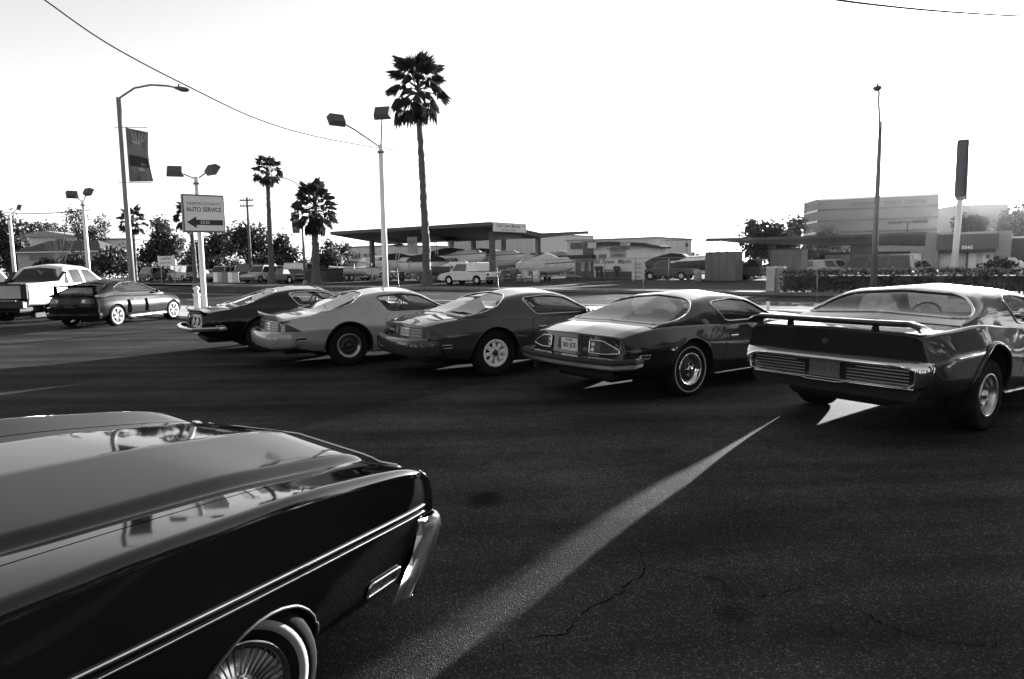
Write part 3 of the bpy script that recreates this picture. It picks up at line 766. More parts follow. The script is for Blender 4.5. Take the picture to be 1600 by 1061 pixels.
bm_ = sweep(bp, [(-.04, .43), (.045, .43), (.06, .45), (.06, .49), (-.04, .49)]).build('rear_bumper', M['steel'], c4)
sweep(bp, [(-.04, .495), (.07, .495), (.075, .51), (.075, .54), (.065, .548), (-.04, .548)]).build('rubber_strip', M['black'], bm_)
front_bumper(c4, n4, M['steel'], .93, 3.52, b=.11)  # widened to stop low sun leaking past the hardtop
sweep(bp, [(-.02, .55), (.066, .55), (.066, .562), (-.02, .565)]).build('bumper_edge', M['chrome'], bm_)
fittings(c4, B4, badge=2.35)
# --- grey and silver coupes with wide banded lamps
def tail78(c, t, P, spoiler, sidelamp=True):
    pan = face_patch('lamp_panel', [(-.82, .615), (.82, .615), (.80, .70), (.74, .765), (-.74, .765), (-.80, .70)], t, -.008, M['black'], c, rnd=.02)
    for s in (-1, 1):
        for k in range(3):
            z = .632 + k * .043
            face_patch('lamp_lens', [(s * .13, z), (s * .13, z + .034), (s * .42, z + .034), (s * .42, z)], t, -.014, M['lensl'] if s < 0 or k == 1 else M['lens'], pan)
            face_patch('lamp_lens', [(s * .45, z), (s * .45, z + .034), (s * .74, z + .034), (s * (.77 - .01 * k), z)], t, -.014, M['lens'], pan)
    face_patch('emblem', [(-.03, .64), (.03, .64), (.015, .75), (-.015, .75)], t, -.016, M['chrome'], pan)
    bp_ = tail_path(t, 0, yc=.76, side=.845, xs=-.86, bulge=.01)
    prof = [(-.05, .345), (.02, .36), (.05, .40), (.062, .50), (.058, .555), (.045, .585), (.01, .603), (-.05, .605)]
    b = sweep(bp_, prof); b.sm = [True] * len(b.sm); b = b.build('rear_bumper', P, c)
    car_box('plate_pocket', b, (t(0, .5) - .115, 0.0, .46), (.02, .42, .15), M['black'], .008)
    if spoiler:
        rows = []
        for y in np.linspace(-.84, .84, 23):
            e = max(0, 1 - ((abs(y) - .70) / .14) ** 2) if abs(y) > .70 else 1
            x0 = t(y, .80); zb = .79; h = .105 * e + .002
            rows.append([(x0 + .12, y, zb + .025), (x0 + .02, y, zb + h * .6), (x0 - .055, y, zb + h), (x0 - .065, y, zb + h - .012), (x0 - .0, y, zb - .02)])
        MB().grid(rows, True, True).build('spoiler', spoiler, c)
p3_ = paint('paint_grey', .04, .38, 1.0, spec=.1); p2_ = paint('paint_silver', .36, .34, 1.0, metal=.2, spec=.1)
SL = [(-1.13, .625), (-1.12, .745), (-.98, .70), (-.80, .635), (-.80, .62)]
c3, B3, G3, t3, n3, _ = camaro('sports_coupe', 'grey coupe with white spoked wheels and wide tail lamps, in the middle of the row', ROW['C3'], p3_, WRAP, 'spoke', side_lamp=SL, tyre_r=.345, ra=.40)
tail78(c3, t3, p3_, None); front_bumper(c3, n3, p3_); fittings(c3, B3, (-.80, .50), 2.35, False)
c2, B2, G2, t2, n2, _ = camaro('sports_coupe', 'light silver coupe with a ducktail spoiler and dark wheels', ROW['C2'], p2_, WRAP, 'dark', side_lamp=SL, sidetrim_dark=True, lip=.012, lipm=M['black'], ra=.40)
tail78(c2, t2, p2_, p2_); front_bumper(c2, n2, p2_); fittings(c2, B2, (-.80, .50), 2.35, False)
# --- black coupe at the far end of the row
p1_ = paint('paint_black', .003, .4, .9, spec=.1)
c1, B1, G1, t1, n1, _ = camaro('sports_coupe', 'black coupe with thin chrome rear bumper, last of the row', ROW['C1'], p1_, NARROW, 'plain')
for s in (-1, 1):
    for y in (.40, .62):
        q = [(s * y + .085 * math.cos(a), .655 + .075 * math.sin(a)) for a in np.linspace(0, 2 * math.pi, 17)[:-1]]
        lp = face_patch('tail_lamp', q, t1, -.012, M['lens'], c1); MB().tube([(t1(a, b) - .012, a, b) for a, b in q], .006, 6, closed=True).build('lamp_ring', M['steel'], lp)
bp1 = tail_path(t1, 0, side=.925, xs=-.70, bulge=.06)
sweep(bp1, [(-.02, .46), (.03, .465), (.045, .49), (.045, .525), (.03, .545), (-.02, .545)]).build('rear_bumper', M['chrome'], c1)
rows = []
for y in np.linspace(-.80, .80, 17):
    x0 = t1(y, .80); rows.append([(x0 + .10, y, .80), (x0 + .0, y, .84), (x0 - .05, y, .875), (x0 - .06, y, .86), (x0, y, .775)])
MB().grid(rows, True, True).build('spoiler', p1_, c1)
front_bumper(c1, n1, M['chrome']); fittings(c1, B1, (-.80, .55))
plate(c1, t1(0, .6) - .02, 0, .63, '746 LNO', True)

# --- hardtop with the chrome framed tail and the wing
COU = [
 (-1.27, .74, .30, .86, .40, .905, .60, .84, .865, .72, .885, .90),
 (-.75, .80, .27, .92, .40, .955, .67, .865, .90, .74, .915, .93),
 (-.15, .84, .23, .93, .39, .970, .70, .865, .935, .74, .94, .95),
 (.5, .84, .20, .92, .37, .955, .64, .85, .90, .68, .88, .85),
 (1.2, .84, .19, .91, .35, .94, .60, .85, .87, .68, .82, .77),
 (2.0, .84, .19, .91, .35, .94, .60, .855, .875, .68, .87, .895),
 (2.7, .82, .16, .92, .38, .945, .62, .85, .87, .68, .88, .915),
 (3.5, .80, .15, .90, .32, .92, .60, .83, .80, .64, .82, .85),
 (3.78, .74, .15, .84, .32, .85, .56, .78, .74, .6, .76, .78)]
COUG = [(-.50, .83, .93, .932, .955), (-.15, .84, .925, 1.03, 1.075), (.18, .84, .91, 1.19, 1.235), (.45, .845, .89, 1.235, 1.29), (.95, .845, .88, 1.245, 1.31),
        (1.35, .845, .875, 1.205, 1.28), (1.75, .845, .88, 1.05, 1.12), (2.12, .84, .885, .89, .925)]
p5_ = paint('paint_graphite', .016, .33, 1.0, spec=.1)
roof5 = paint('paint_pale_roof', .30, .4)
c5, B5, G5, t5, n5, _ = make_car(dict(name='hardtop_coupe', label='dark hardtop coupe with a raised rear wing and chrome framed tail, nearest of the row', cat='car', group='classic coupes parked in a row',
    mtx=pose(*ROW['C5'], z=.085, th=-1.65), lift=.085, tank_z=.27, tank_h=.17, keys=COU, radii=[.05, .10, .05, .03, .12], gh=COUG, wb=2.847, rake=-.10, z0=.6, plan=.07, planf=.15, paint=p5_, wheel='mag', tyre_r=.345, tyre_rf=.33, tyre_w=.26, rim_r=.20, ra=.40, zc=.36, track=.785,
    backlight=[(.20, 0), (.20, .52), (.12, .62), (-.10, .72), (-.22, .72), (-.29, .60), (-.30, 0)], bl_w=True, bl_r=.07, windshield=[(1.38, .5), (1.46, .58), (1.98, .76), (2.06, .66), (2.08, .02)],
    side_windows=[[(.66, 1.16), (.74, 1.19), (1.0, 1.2), (1.33, 1.17), (1.62, 1.06), (1.94, .92), (1.92, .905), (.86, .915), (.78, .93)]], door=[[(.66, .34), (.70, .868), (2.04, .868), (2.04, .30), (.76, .28)]], handle=[(.86, .72)],
    cabin=(.24, 1.94, .62), hood=[(2.12, .66), (3.7, .58)], trunk_lid=[(-.50, .72), (-1.19, .70)], mirror_x=1.44, mirror_z=1.16, seatx=1.05, belt=.865, lip=.022, trimr=.011, seath=.5, pipes=(-.45, .45), tumble=.52))
# tail: deep chrome surround, ribbed lamps, plate between
ring_o = [(-.90, .655), (.90, .655), (.925, .60), (.89, .47), (.84, .405), (-.84, .405), (-.89, .47), (-.925, .60)]
chx = lambda y, z: t5(y, z)
cv = MB()
out = roundpoly(ring_o, .03); inn = roundpoly([(-.80, .585), (.80, .585), (.815, .55), (.795, .445), (.77, .425), (-.77, .425), (-.795, .445), (-.815, .55)], .03)
K = 80
def ringpts(poly, n):
    q = resample(poly, .002); L = len(q); return [q[int(i * L / n)] for i in range(n)]
oo = ringpts(out, K); s0 = min(range(K), key=lambda i: math.atan2(oo[i][1] - .5, oo[i][0])); oo = oo[s0:] + oo[:s0]
ang = [math.atan2((p[1] - .515) * 5, p[0]) for p in oo]
def hit(poly, p):
    best = None; d = Vector((p[0], (p[1] - .515)))
    for i in range(len(poly)):
        a, b = Vector(poly[i]), Vector(poly[(i + 1) % len(poly)]); a.y -= .515; b.y -= .515; e = b - a; den = d.x * e.y - d.y * e.x
        if abs(den) < 1e-9: continue
        t_ = (a.x * e.y - a.y * e.x) / den; u_ = (a.x * d.y - a.y * d.x) / den
        if t_ > 0 and -1e-6 <= u_ <= 1 + 1e-6 and (best is None or t_ < best): best = t_
    return (p[0] * best, .515 + (p[1] - .515) * best)
ii = [hit(inn, p) for p in oo]
rowsr = []
for o_, depth, f in ((oo, .06, 0), (oo, .01, 0), (oo, -.03, .15), (oo, -.06, .45), (oo, -.075, .8), (oo, -.06, .97), (oo, .02, 1.0)):
    rowsr.append([(chx(a[0] + (b[0] - a[0]) * f, .5) + depth - (.02 if a[1] > .5 else 0), a[0] + (b[0] - a[0]) * f, a[1] + (b[1] - a[1]) * f) for a, b in zip(o_, ii)])
cvr = MB().grid(rowsr, True, True).build('rear_bumper', M['chrome'], c5)
face_patch('tail_recess', [(-.83, .41), (.83, .41), (.83, .60), (-.83, .60)], chx, .012, M['black'], c5, back=.05)
for s in (-1, 1):
    lp = face_patch('tail_lamp', [(s * .20, .435), (s * .20, .575), (s * .765, .575), (s * .78, .55), (s * .765, .435)], chx, -.005, M['lens'], c5)
    for k in range(5):
        z = .443 + k * .029
        MB().box((chx(s * .48, .5) - .014, s * .482, z), (.014, .55, .009), r=.003).build('lamp_rib', M['alu'], lp)
plate(c5, chx(0, .5) - .02, 0.0, .505, '1CVA 714', True)
MB().tube([(chx(y, .5) - .045, y, .405 - (.012 if abs(y) < .2 else 0)) for y in np.linspace(-.80, .80, 31)], .010, 6).build('lower_trim', M['chrome'], c5)
face_patch('lock_badge', [(.028 * math.cos(a), .765 + .028 * math.sin(a)) for a in np.linspace(0, 2 * math.pi, 13)[:-1]], t5, -.01, M['chrome'], c5)
face_patch('valance', [(-.78, .29), (.78, .29), (.84, .39), (-.84, .39)], t5, -.012, M['dark'], c5)
front_bumper(c5, n5, M['chrome'], .87, 3.48, .42, .58, .16)
fittings(c5, B5, None, 2.4)
for sg in (-1, 1): trim('rocker_trim', B5, [(x, sg * B5.side_w(x, .235)) for x in np.linspace(.50, 2.30, 24)], .012, M['chrome'], c5, off=.004, closed=False)
# wing on two stands with drooped ends
rows = []
for y in np.linspace(-.84, .84, 31):
    e = max(0, (abs(y) - .74) / .10); x0 = t5(y, .9) + .03; z_ = .952 - .045 * e * e * (3 - 2 * e) if e < 1 else .92; ch = .27
    rows.append([(x0 + ch * math.cos(a) * .5 + .05, y, z_ + .03 * math.cos(a) * -.5 + (.036 if math.sin(a) > 0 else .026) * math.sin(a)) for a in np.linspace(0, 2 * math.pi, 13)[:-1]])
wing = MB().grid(rows, True, True); k = len(rows[0]); n_ = len(wing.v)
wing.f += [tuple(range(k)), tuple(range(n_ - k, n_))]; wing.sm += [False, False]
wo_ = wing.build('wing', p5_, c5)
for y in (-.42, .42, -.80, .80):
    MB().box((t5(y, .9) + .08, y, .915), (.10, .035, .05), r=.012, top=(.8, .8)).build('wing_stand', M['black'], wo_)

# out-of-view coupe added in the next bay; darkens the hardtop's flank reflection
c6 = dup(c3); c6.matrix_world = pose(6.35, 5.25, 56); c6['label'] = 'added unseen grey coupe with white spoked wheels in the bay right of the winged hardtop'
# --- the dark old sedan in the foreground (front axle at x = 3.2)
SED = [
 (-1.35, .74, .40, .88, .47, .93, .74, .91, .92, .70, .95, .57, .955, .50, .96, .965),
 (-.9, .84, .34, .95, .44, .985, .76, .935, .97, .70, .99, .57, .99, .50, .99, .995),
 (0, .86, .30, .97, .42, 1.0, .77, .935, 1.01, .70, 1.0, .57, 1.0, .50, 1.0, 1.0),
 (1.2, .87, .28, .965, .42, .995, .78, .93, 1.02, .70, .98, .57, .95, .50, .95, .95),
 (2.1, .87, .28, .965, .42, .995, .79, .935, 1.05, .70, 1.04, .57, 1.03, .50, 1.05, 1.07),
 (2.6, .87, .30, .965, .43, 1.0, .79, .94, 1.07, .70, 1.045, .57, 1.03, .52, 1.06, 1.085),
 (3.2, .87, .33, .965, .45, 1.0, .79, .945, 1.075, .70, 1.04, .57, 1.025, .51, 1.06, 1.09),
 (3.7, .87, .34, .96, .45, .995, .79, .945, 1.05, .70, 1.015, .57, 1.00, .51, 1.035, 1.075),
 (4.06, .86, .34, .955, .46, .99, .785, .945, 1.02, .70, .985, .57, .98, .51, 1.01, 1.055),
 (4.24, .85, .36, .945, .47, .98, .78, .94, .985, .70, .965, .57, .96, .51, .985, 1.03),
 (4.35, .84, .40, .935, .49, .97, .76, .935, .935, .70, .925, .57, .92, .51, .94, .98),
 (4.41, .83, .42, .925, .50, .955, .74, .925, .875, .70, .87, .57, .87, .51, .88, .90)]
SEDG = [(-.45, .88, .99, .995, 1.01), (-.1, .89, .99, 1.16, 1.20), (.3, .90, 1.0, 1.36, 1.41), (.9, .90, 1.01, 1.40, 1.47), (1.4, .90, 1.01, 1.36, 1.44), (1.8, .90, 1.02, 1.17, 1.23), (2.12, .90, 1.03, 1.035, 1.06)]
ps = paint('paint_near_black', .0018, .3, .85, spec=.0, coatr=.05)
FGP = pose(-1.86, 2.87, 22.4, -.215, -5, 5.4, back=3.2)
sd, Bs, Gs, ts_, ns_, Ds = make_car(dict(name='old_sedan', label='dark old sedan in the foreground with a long creased hood and whitewall tyre', cat='car', mtx=FGP,
    keys=SED, radii=[.05, .12, .22, .05, .08, .02, .02], gh=SEDG, wb=3.1, hgap=.013, rake=0, plan=.08, planf=.0, rakef=-.02, wl=.35, paint=ps, wheel='hubcap', tyre_r=.345, rim_r=.205, tyre_w=.21, ra=.40, raf=.375, zc=.30, track=.80, steer=R(-24),
    backlight=[(.22, 0), (.22, .5), (-.25, .66), (-.33, 0)], windshield=[(1.44, .5), (1.5, .6), (2.0, .78), (2.06, .02)],
    side_windows=[[(.30, 1.28), (.92, 1.36), (.92, 1.06), (.16, 1.06)], [(.98, 1.36), (1.36, 1.31), (1.86, 1.08), (1.84, 1.06), (.98, 1.06)]],
    door=[[(.12, .36), (.12, 1.0), (.98, 1.0), (.98, .34)], [(1.0, .34), (1.0, 1.0), (2.1, 1.02), (2.1, .34)]], handle=[(.3, .88), (1.15, .88)], cabin=(.1, 2.0, .64), hood=[(2.16, .69), (4.30, .69)],
    mirror_x=1.4, mirror_z=1.3, belt=.99, seatz=.6, step=.05, lip=.008, lipm=M['black']))
for dz, r_ in ((.012, .0085), (-.022, .006)):
    for sg in (-1, 1):
        pl = [(x, sg * Bs.side_w(x, .79 + dz)) for x in np.linspace(-.9, 4.26, 60)]
        trim('side_trim', Bs, pl, r_, M['chrome'], sd, off=.004, closed=False)
for sg in (-1, 1):
    mk = [(3.79, .465), (4.06, .465), (4.06, .53), (3.79, .53)]
    mp = Bs.side_poly(mk, sg); fr = trim('marker_lamp', Bs, roundpoly(mp, .01, 2), .009, M['chrome'], sd, off=.008)
    for a, b in ((3.80, 3.92), (3.93, 4.05)):
        q = Bs.side_poly([(a, .474), (b, .474), (b, .521), (a, .521)], sg); qq = on(Bs, q, .006, d=.2)
        n = len(qq); MB().add(qq, [tuple(range(n))]).build('lens', M['lens'], fr)
# front: chrome loop bumper, grille and paired headlamps
fpts = [(4.22, -.972), (4.31, -.985), (4.38, -.985), (4.425, -.965), (4.45, -.92)] + [(ns_(y, .6) + .05, y) for y in np.linspace(-.84, .84, 13)] + [(4.45, .92), (4.425, .965), (4.38, .985), (4.31, .985), (4.22, .972)]
prof = [(-.05, .735), (-.01, .725), (.015, .70), (.025, .65), (.01, .55), (-.06, .43), (-.17, .335), (-.21, .345), (-.12, .45), (-.04, .56), (-.02, .65), (-.04, .70)]
rows = []
for i, (x, y) in enumerate(fpts):
    a_, b_ = Vector(fpts[max(0, i - 1)]), Vector(fpts[min(len(fpts) - 1, i + 1)]); t_ = (b_ - a_).normalized()
    rows.append([(x + (t_.y * o if o > 0 else o), y - (t_.x * o if o > 0 else 0), h) for o, h in prof])
fb = MB().grid(rows, True, True); k = len(prof); n_ = len(fb.v); fb.f += [tuple(range(k)), tuple(range(n_ - k, n_))]; fb.sm += [False, False]
fbo = fb.build('front_bumper', mat('worn_chrome', .75, .24, 1.0), sd)
gx = lambda y, z: ns_(y, z) + .0
face_patch('grille', [(-.62, .79), (.62, .79), (.62, .90), (-.62, .90)], gx, .012, M['black'], sd, back=-.03)
for k in range(4):
    z = .805 + k * .026; MB().tube([(ns_(y, z) + .018, y, z) for y in np.linspace(-.6, .6, 13)], .006, 5).build('grille_bar', M['chrome'], sd)
for y in (-.82, -.68, .68, .82):
    hl = MB().lathe([(.001, .055), (.04, .05), (.062, .03), (.07, 0)], 18, axis='x').build('headlamp', M['lensl'], sd, (ns_(y, .85), y, .845))
    MB().lathe([(.066, .02), (.075, .03), (.082, .02), (.082, -.02)], 18, axis='x').build('lamp_ring', M['chrome'], hl)
MB().tube([(ns_(y, 1.0) + .0 - .0, y, Bs.half(np.array([4.35]), np.array([Bs.T - Bs.top_w(4.35, abs(y))]))[0][1] + .006) for y in np.linspace(-.70, .70, 25)], .007, 6).build('hood_edge_trim', M['chrome'], sd)
for s in (-1, 1): face_patch('tail_lamp', [(s * .5, .74), (s * .86, .74), (s * .86, .88), (s * .5, .88)], ts_, -.01, M['lens'], sd)
sweep(tail_path(ts_, 0, side=.95, xs=-1.0), [(-.02, .48), (.05, .50), (.06, .56), (.05, .62), (-.02, .64)]).build('rear_bumper', M['chrome'], sd)

m_decal = mat('decal_black', .002, .9, spec=0)
# --- tuned coupe with the high wing, parked beyond the row on the left
TUN = [
 (-.83, .62, .28, .74, .34, .80, .60, .74, .84, .58, .90, .92),
 (-.5, .68, .24, .80, .32, .845, .62, .76, .90, .6, .95, .975),
 (0, .74, .22, .83, .32, .865, .64, .77, .92, .6, .96, .98),
 (.7, .75, .19, .83, .30, .86, .62, .77, .90, .6, .88, .86), (1.5, .75, .19, .83, .30, .86, .60, .775, .88, .6, .86, .82),
 (2.1, .74, .20, .83, .32, .86, .62, .77, .87, .6, .90, .92), (2.8, .70, .20, .80, .32, .84, .58, .74, .78, .56, .81, .83), (3.2, .62, .22, .72, .3, .76, .5, .66, .66, .5, .69, .71), (3.40, .46, .26, .56, .32, .6, .46, .5, .56, .4, .59, .6)]
TUNG = [(-.72, .74, .92, .925, .95), (-.35, .76, .92, 1.05, 1.09), (.1, .765, .91, 1.24, 1.29), (.6, .765, .90, 1.31, 1.375), (1.0, .765, .89, 1.305, 1.375), (1.35, .765, .88, 1.24, 1.31), (1.8, .765, .885, 1.05, 1.11), (2.2, .76, .89, .90, .93)]
pt = paint('paint_dark_metallic', .010, .3, .12, spec=.05)
q0 = at(181, 509)
HDT = 9
Fd = Vector((math.sin(R(HDT)), math.cos(R(HDT)), 0)); Ld = Vector((-Fd.y, Fd.x, 0))
tp = q0 + Ld * .74
tc, Bt, Gt, tt, ntx, _ = make_car(dict(name='tuned_coupe', label='dark sporty coupe with high rear wing and bright alloy wheels beside the pale pickup', cat='car', mtx=pose(tp.x, tp.y, HDT), keys=TUN, radii=[.06, .12, .12, .07, .2], gh=TUNG,
    wb=2.57, rake=.10, plan=.20, planf=.28, paint=pt, wheel='tuner', tyre_r=.305, rim_r=.235, tyre_w=.21, ra=.345, zc=.31, track=.73, backlight=[(.04, 0), (.04, .46), (-.1, .55), (-.5, .62), (-.62, .55), (-.64, 0)],
    windshield=[(1.36, .46), (1.44, .54), (2.04, .68), (2.12, .02)], side_windows=[[(.08, 1.12), (.5, 1.26), (1.0, 1.27), (1.3, 1.21), (1.85, .98), (1.84, .93), (.3, .945), (.05, 1.02)]],
    door=[[(.58, .34), (.66, .89), (2.0, .875), (2.02, .34)]], handle=[(.78, .76)], handle_m='black', cabin=(.3, 2.0, .56), hood=[(2.2, .64), (3.15, .5)], trunk_lid=[(-.66, .55), (-.80, .55)], mirror_x=1.45, mirror_z=1.2, belt=.88, seatx=.9, seath=.62, trimm='black', trimr=.007))
for s in (-1, 1):
    lp = face_patch('tail_lamp', [(s * .34, .70), (s * .36, .83), (s * .70, .82), (s * .74, .74), (s * .66, .69)], tt, -.012, M['lens'], tc, rnd=.03)
    face_patch('reverse_lens', [(s * .37, .72), (s * .385, .81), (s * .48, .80), (s * .46, .72)], tt, -.017, M['lensl'], lp)
face_patch('lamp_band', [(-.72, .68), (.72, .68), (.70, .845), (-.70, .845)], tt, -.006, M['black'], tc, rnd=.03)
plate(tc, tt(0, .5) - .02, 0, .52, '5KTR208')
bp_ = tail_path(tt, 0, yc=.70, side=.80, xs=-.62, bulge=.0)
b = sweep(bp_, [(-.05, .24), (.04, .27), (.07, .36), (.06, .42), (.02, .44), (.035, .58), (-.05, .60)]); b.build('rear_bumper', pt, tc)
rows = []
for y in np.linspace(-.64, .64, 17):
    x0 = tt(y, .9) - .02; rows.append([(x0 + .22, y, 1.185), (x0 + .04, y, 1.215), (x0 - .03, y, 1.21), (x0 - .03, y, 1.155), (x0 + .02, y, 1.15), (x0 + .22, y, 1.155)])
wg = MB().grid(rows, False, True).build('wing', m_decal, tc)
for y in (-.63, .63): MB().box((tt(y, .9) + .13, y, 1.05), (.14, .035, .24), r=.012, top=(.9, .8)).build('wing_stand', m_decal, wg)
for sg in (-1, 1):
    for xa, xb in ((.42, .60), (1.20, 1.36)):
        q = [(xa, .36), (xb, .36), (xb - .03, .76), (xa + .02, .74)]
        decal('side_decal', Bt, q, sg, .006, m_decal, tc)
    MB().tube([(x, sg * .83, .25) for x in np.linspace(.42, 2.18, 12)], .045, 8, flat=.7).build('side_skirt', M['alu'], tc)

# --- pale pickup with sloping rear quarters
def pickup():
    m_ = pose(-15.9, 22.75, 1.5)
    root = thing('pickup_truck', 'pale silver crew cab pickup with dark bed, at the left edge behind the sporty coupe', 'pickup', mtx=m_)
    pp = paint('paint_pale_silver', .62, .35, metal=.2)
    K = [(-1.42, .80, .56, .94, .62, .98, .85, .955, 1.20, .93, 1.225, 1.225), (-.6, .84, .54, .96, .62, 1.0, .9, .965, 1.20, .94, 1.225, 1.225), (.6, .86, .5, .97, .6, 1.0, .88, .96, 1.18, .80, 1.2, 1.2),
         (2.6, .86, .5, .97, .6, 1.0, .86, .95, 1.15, .80, 1.18, 1.2), (3.0, .86, .5, .97, .6, 1.0, .86, .95, 1.14, .80, 1.18, 1.22), (3.9, .82, .5, .95, .6, .97, .84, .90, 1.08, .7, 1.12, 1.16), (4.25, .78, .52, .88, .6, .9, .8, .82, 1.0, .65, 1.03, 1.06)]
    ctrl = [[(0, k[2])] + [(k[i], k[i + 1]) for i in range(1, 11, 2)] + [(0, k[-1])] for k in K]
    def warp(p):
        g = np.clip((p[:, 0] - 3.6) / .6, 0, 1); q = np.clip((-1.1 - p[:, 0]) / .3, 0, 1)
        return np.stack([p[:, 0] - g * .2 * p[:, 1] ** 2 + q * .06 * p[:, 1] ** 2, p[:, 1], p[:, 2]], 1)
    B = Loft([k[0] for k in K], ctrl, [0, .06, .12, .2, .05, .03, 0], (.05, .06), .03, warp); regs = []
    for sg in (-1, 1):
        for xc in (0, 3.30):
            poly, pts = arch_poly(B, xc, .40, .46, sg, .95); regs.append((None, poly)); wheel_well(B, pts, sg, root)
            trim('arch_lip', B, [(x, sg * B.side_w(x, z)) for x, z in pts if z > .55], .03, M['black'], root, closed=False)
        for i, dr in enumerate(([(.62, .60), (.56, 1.17), (1.42, 1.16), (1.42, .56)], [(1.46, .56), (1.46, 1.16), (2.55, 1.14), (2.62, .60)])):
            pl = roundpoly(B.side_poly(dr, sg), .05); regs += [('door%d%d' % (i, sg), inset(pl, .005)), (None, pl)]
    regs.append((None, [(-1.34, -B.top_w(-1, .84)), (.30, -B.top_w(.3, .80)), (.30, B.top_w(.3, .80)), (-1.34, B.top_w(-1, .84))]))
    regs.append((None, [(.5, -B.top_w(.6, .7)), (2.5, -B.top_w(2.5, .7)), (2.5, B.top_w(2.5, .7)), (.5, B.top_w(.6, .7))]))
    D = panels(B, regs, .1); shell('body', D['body'], pp, root, rim=.03)
    for sg in (-1, 1):
        for i in (0, 1):
            d = shell('door', D['door%d%d' % (i, sg)], pp, root, rim=.02); MB().box((.74 + i * .88, sg * 1.0, 1.02), (.16, .03, .035), r=.01).build('handle', M['black'], d)
    gk = [(.02, .93, 1.16, 1.165, 1.18), (.3, .93, 1.16, 1.36, 1.38), (.62, .93, 1.16, 1.72, 1.80), (.9, .93, 1.16, 1.77, 1.86), (1.6, .93, 1.15, 1.78, 1.87), (1.95, .93, 1.14, 1.70, 1.78), (2.3, .93, 1.13, 1.46, 1.53), (2.8, .92, 1.12, 1.13, 1.2)]
    gc = []
    for x, yg, zg, ze, zc in gk:
        h = max(.002, ze - zg); gc.append([(0, zg - .06), (yg + .01, zg - .05), (yg, zg), (yg - h * .13, zg + h * .5), (yg - h * .30, ze), (0, zc)])
    G = Loft([k[0] for k in gk], gc, [0, .01, .05, .3, .1, 0], (0, 0), 0)
    sw = [G.side_poly(p, sg, .04) for p in ([(.40, 1.22), (.56, 1.50), (.62, 1.50), (.62, 1.22)], [(.82, 1.22), (.78, 1.68), (1.36, 1.69), (1.42, 1.22)], [(1.50, 1.22), (1.46, 1.69), (1.86, 1.66), (2.38, 1.28), (2.4, 1.22)]) for sg in (-1, 1)]
    bl = [(.16, .74), (.56, .60), (.56, -.60), (.16, -.74)]; ws_ = roundpoly([(1.98, .58), (2.68, .74), (2.70, -.74), (1.98, -.58)], .08)
    GD = panels(G, [('s%d' % i, p) for i, p in enumerate(sw)] + [('bl', roundpoly(bl, .05)), ('ws', ws_)], .09, wr=G.T - G.L[0] - G.L[1])
    shell('roof', GD['body'], pp, root, rim=.03)
    for i, p in enumerate(sw): shell('side_window', GD['s%d' % i], M['tint'], root, off=-.01)
    shell('rear_window', GD['bl'], M['tint'], root, off=-.01); shell('windshield', GD['ws'], M['glass'], root, off=-.01)
    for sg in (-1, 1):                                     # dark cladding on the sail of the bed
        MB().prism([(-1.40, 1.215), (.30, 1.215), (.58, 1.62), (.50, 1.62), (.12, 1.30), (-1.40, 1.245)], sg * .80, sg * .93).build('bed_cladding', M['black'], root)
        MB().box((-1.41, sg * .88, .98), (.08, .16, .42), r=.02).build('tail_lamp', M['lens'], root)
        MB().box((2.3, sg * 1.1, 1.28), (.12, .22, .2), r=.05).build('door_mirror', pp, root)
    MB().box((-.52, 0, .80), (1.66, 1.66, .04)).box((-.52, .82, 1.0), (1.66, .04, .4)).box((-.52, -.82, 1.0), (1.66, .04, .4)).box((.30, 0, 1.0), (.04, 1.66, .5)).build('bed_liner', M['black'], root)
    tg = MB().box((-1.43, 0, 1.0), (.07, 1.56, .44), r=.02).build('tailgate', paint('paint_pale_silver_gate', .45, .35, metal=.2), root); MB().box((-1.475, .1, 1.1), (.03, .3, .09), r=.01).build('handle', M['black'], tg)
    MB().box((-1.45, 0, 1.225), (.1, 1.72, .05), r=.015).build('gate_cap', M['black'], root)
    rb = MB().box((-1.52, 0, .60), (.2, 1.86, .24), r=.04).build('rear_bumper', M['black'], root); MB().box((-1.6, 0, .73), (.12, 1.5, .03), r=.01).build('bumper_step', M['chrome'], rb)
    MB().box((-.2, 0, .45), (2.4, 1.3, .2), r=.04).box((2.2, 0, .45), (2.6, 1.3, .2), r=.04).build('underbody', M['dark'], root)
    face_patch('nose_face', [(-.82, .56), (.82, .56), (.78, 1.0), (-.78, 1.0)], lambda y, z: 4.26 - .2 * y * y, .0, M['black'], root, back=-.05)
    for y in (-.38, .38): seat(root, 1.6, y, .95, .55, .65)
    MB().box((.78, 0, 1.2), (.2, 1.4, .5), r=.08).build('rear_seat', M['seat'], root)
    MB().box((1.5, 0, .7), (2.0, 1.5, .1)).build('cabin_floor', M['interior'], root)
    for x, y in ((0, -.84), (0, .84), (3.3, -.84), (3.3, .84)): put_wheel('simple', root, x, y, .39, .26, .22)
pickup()
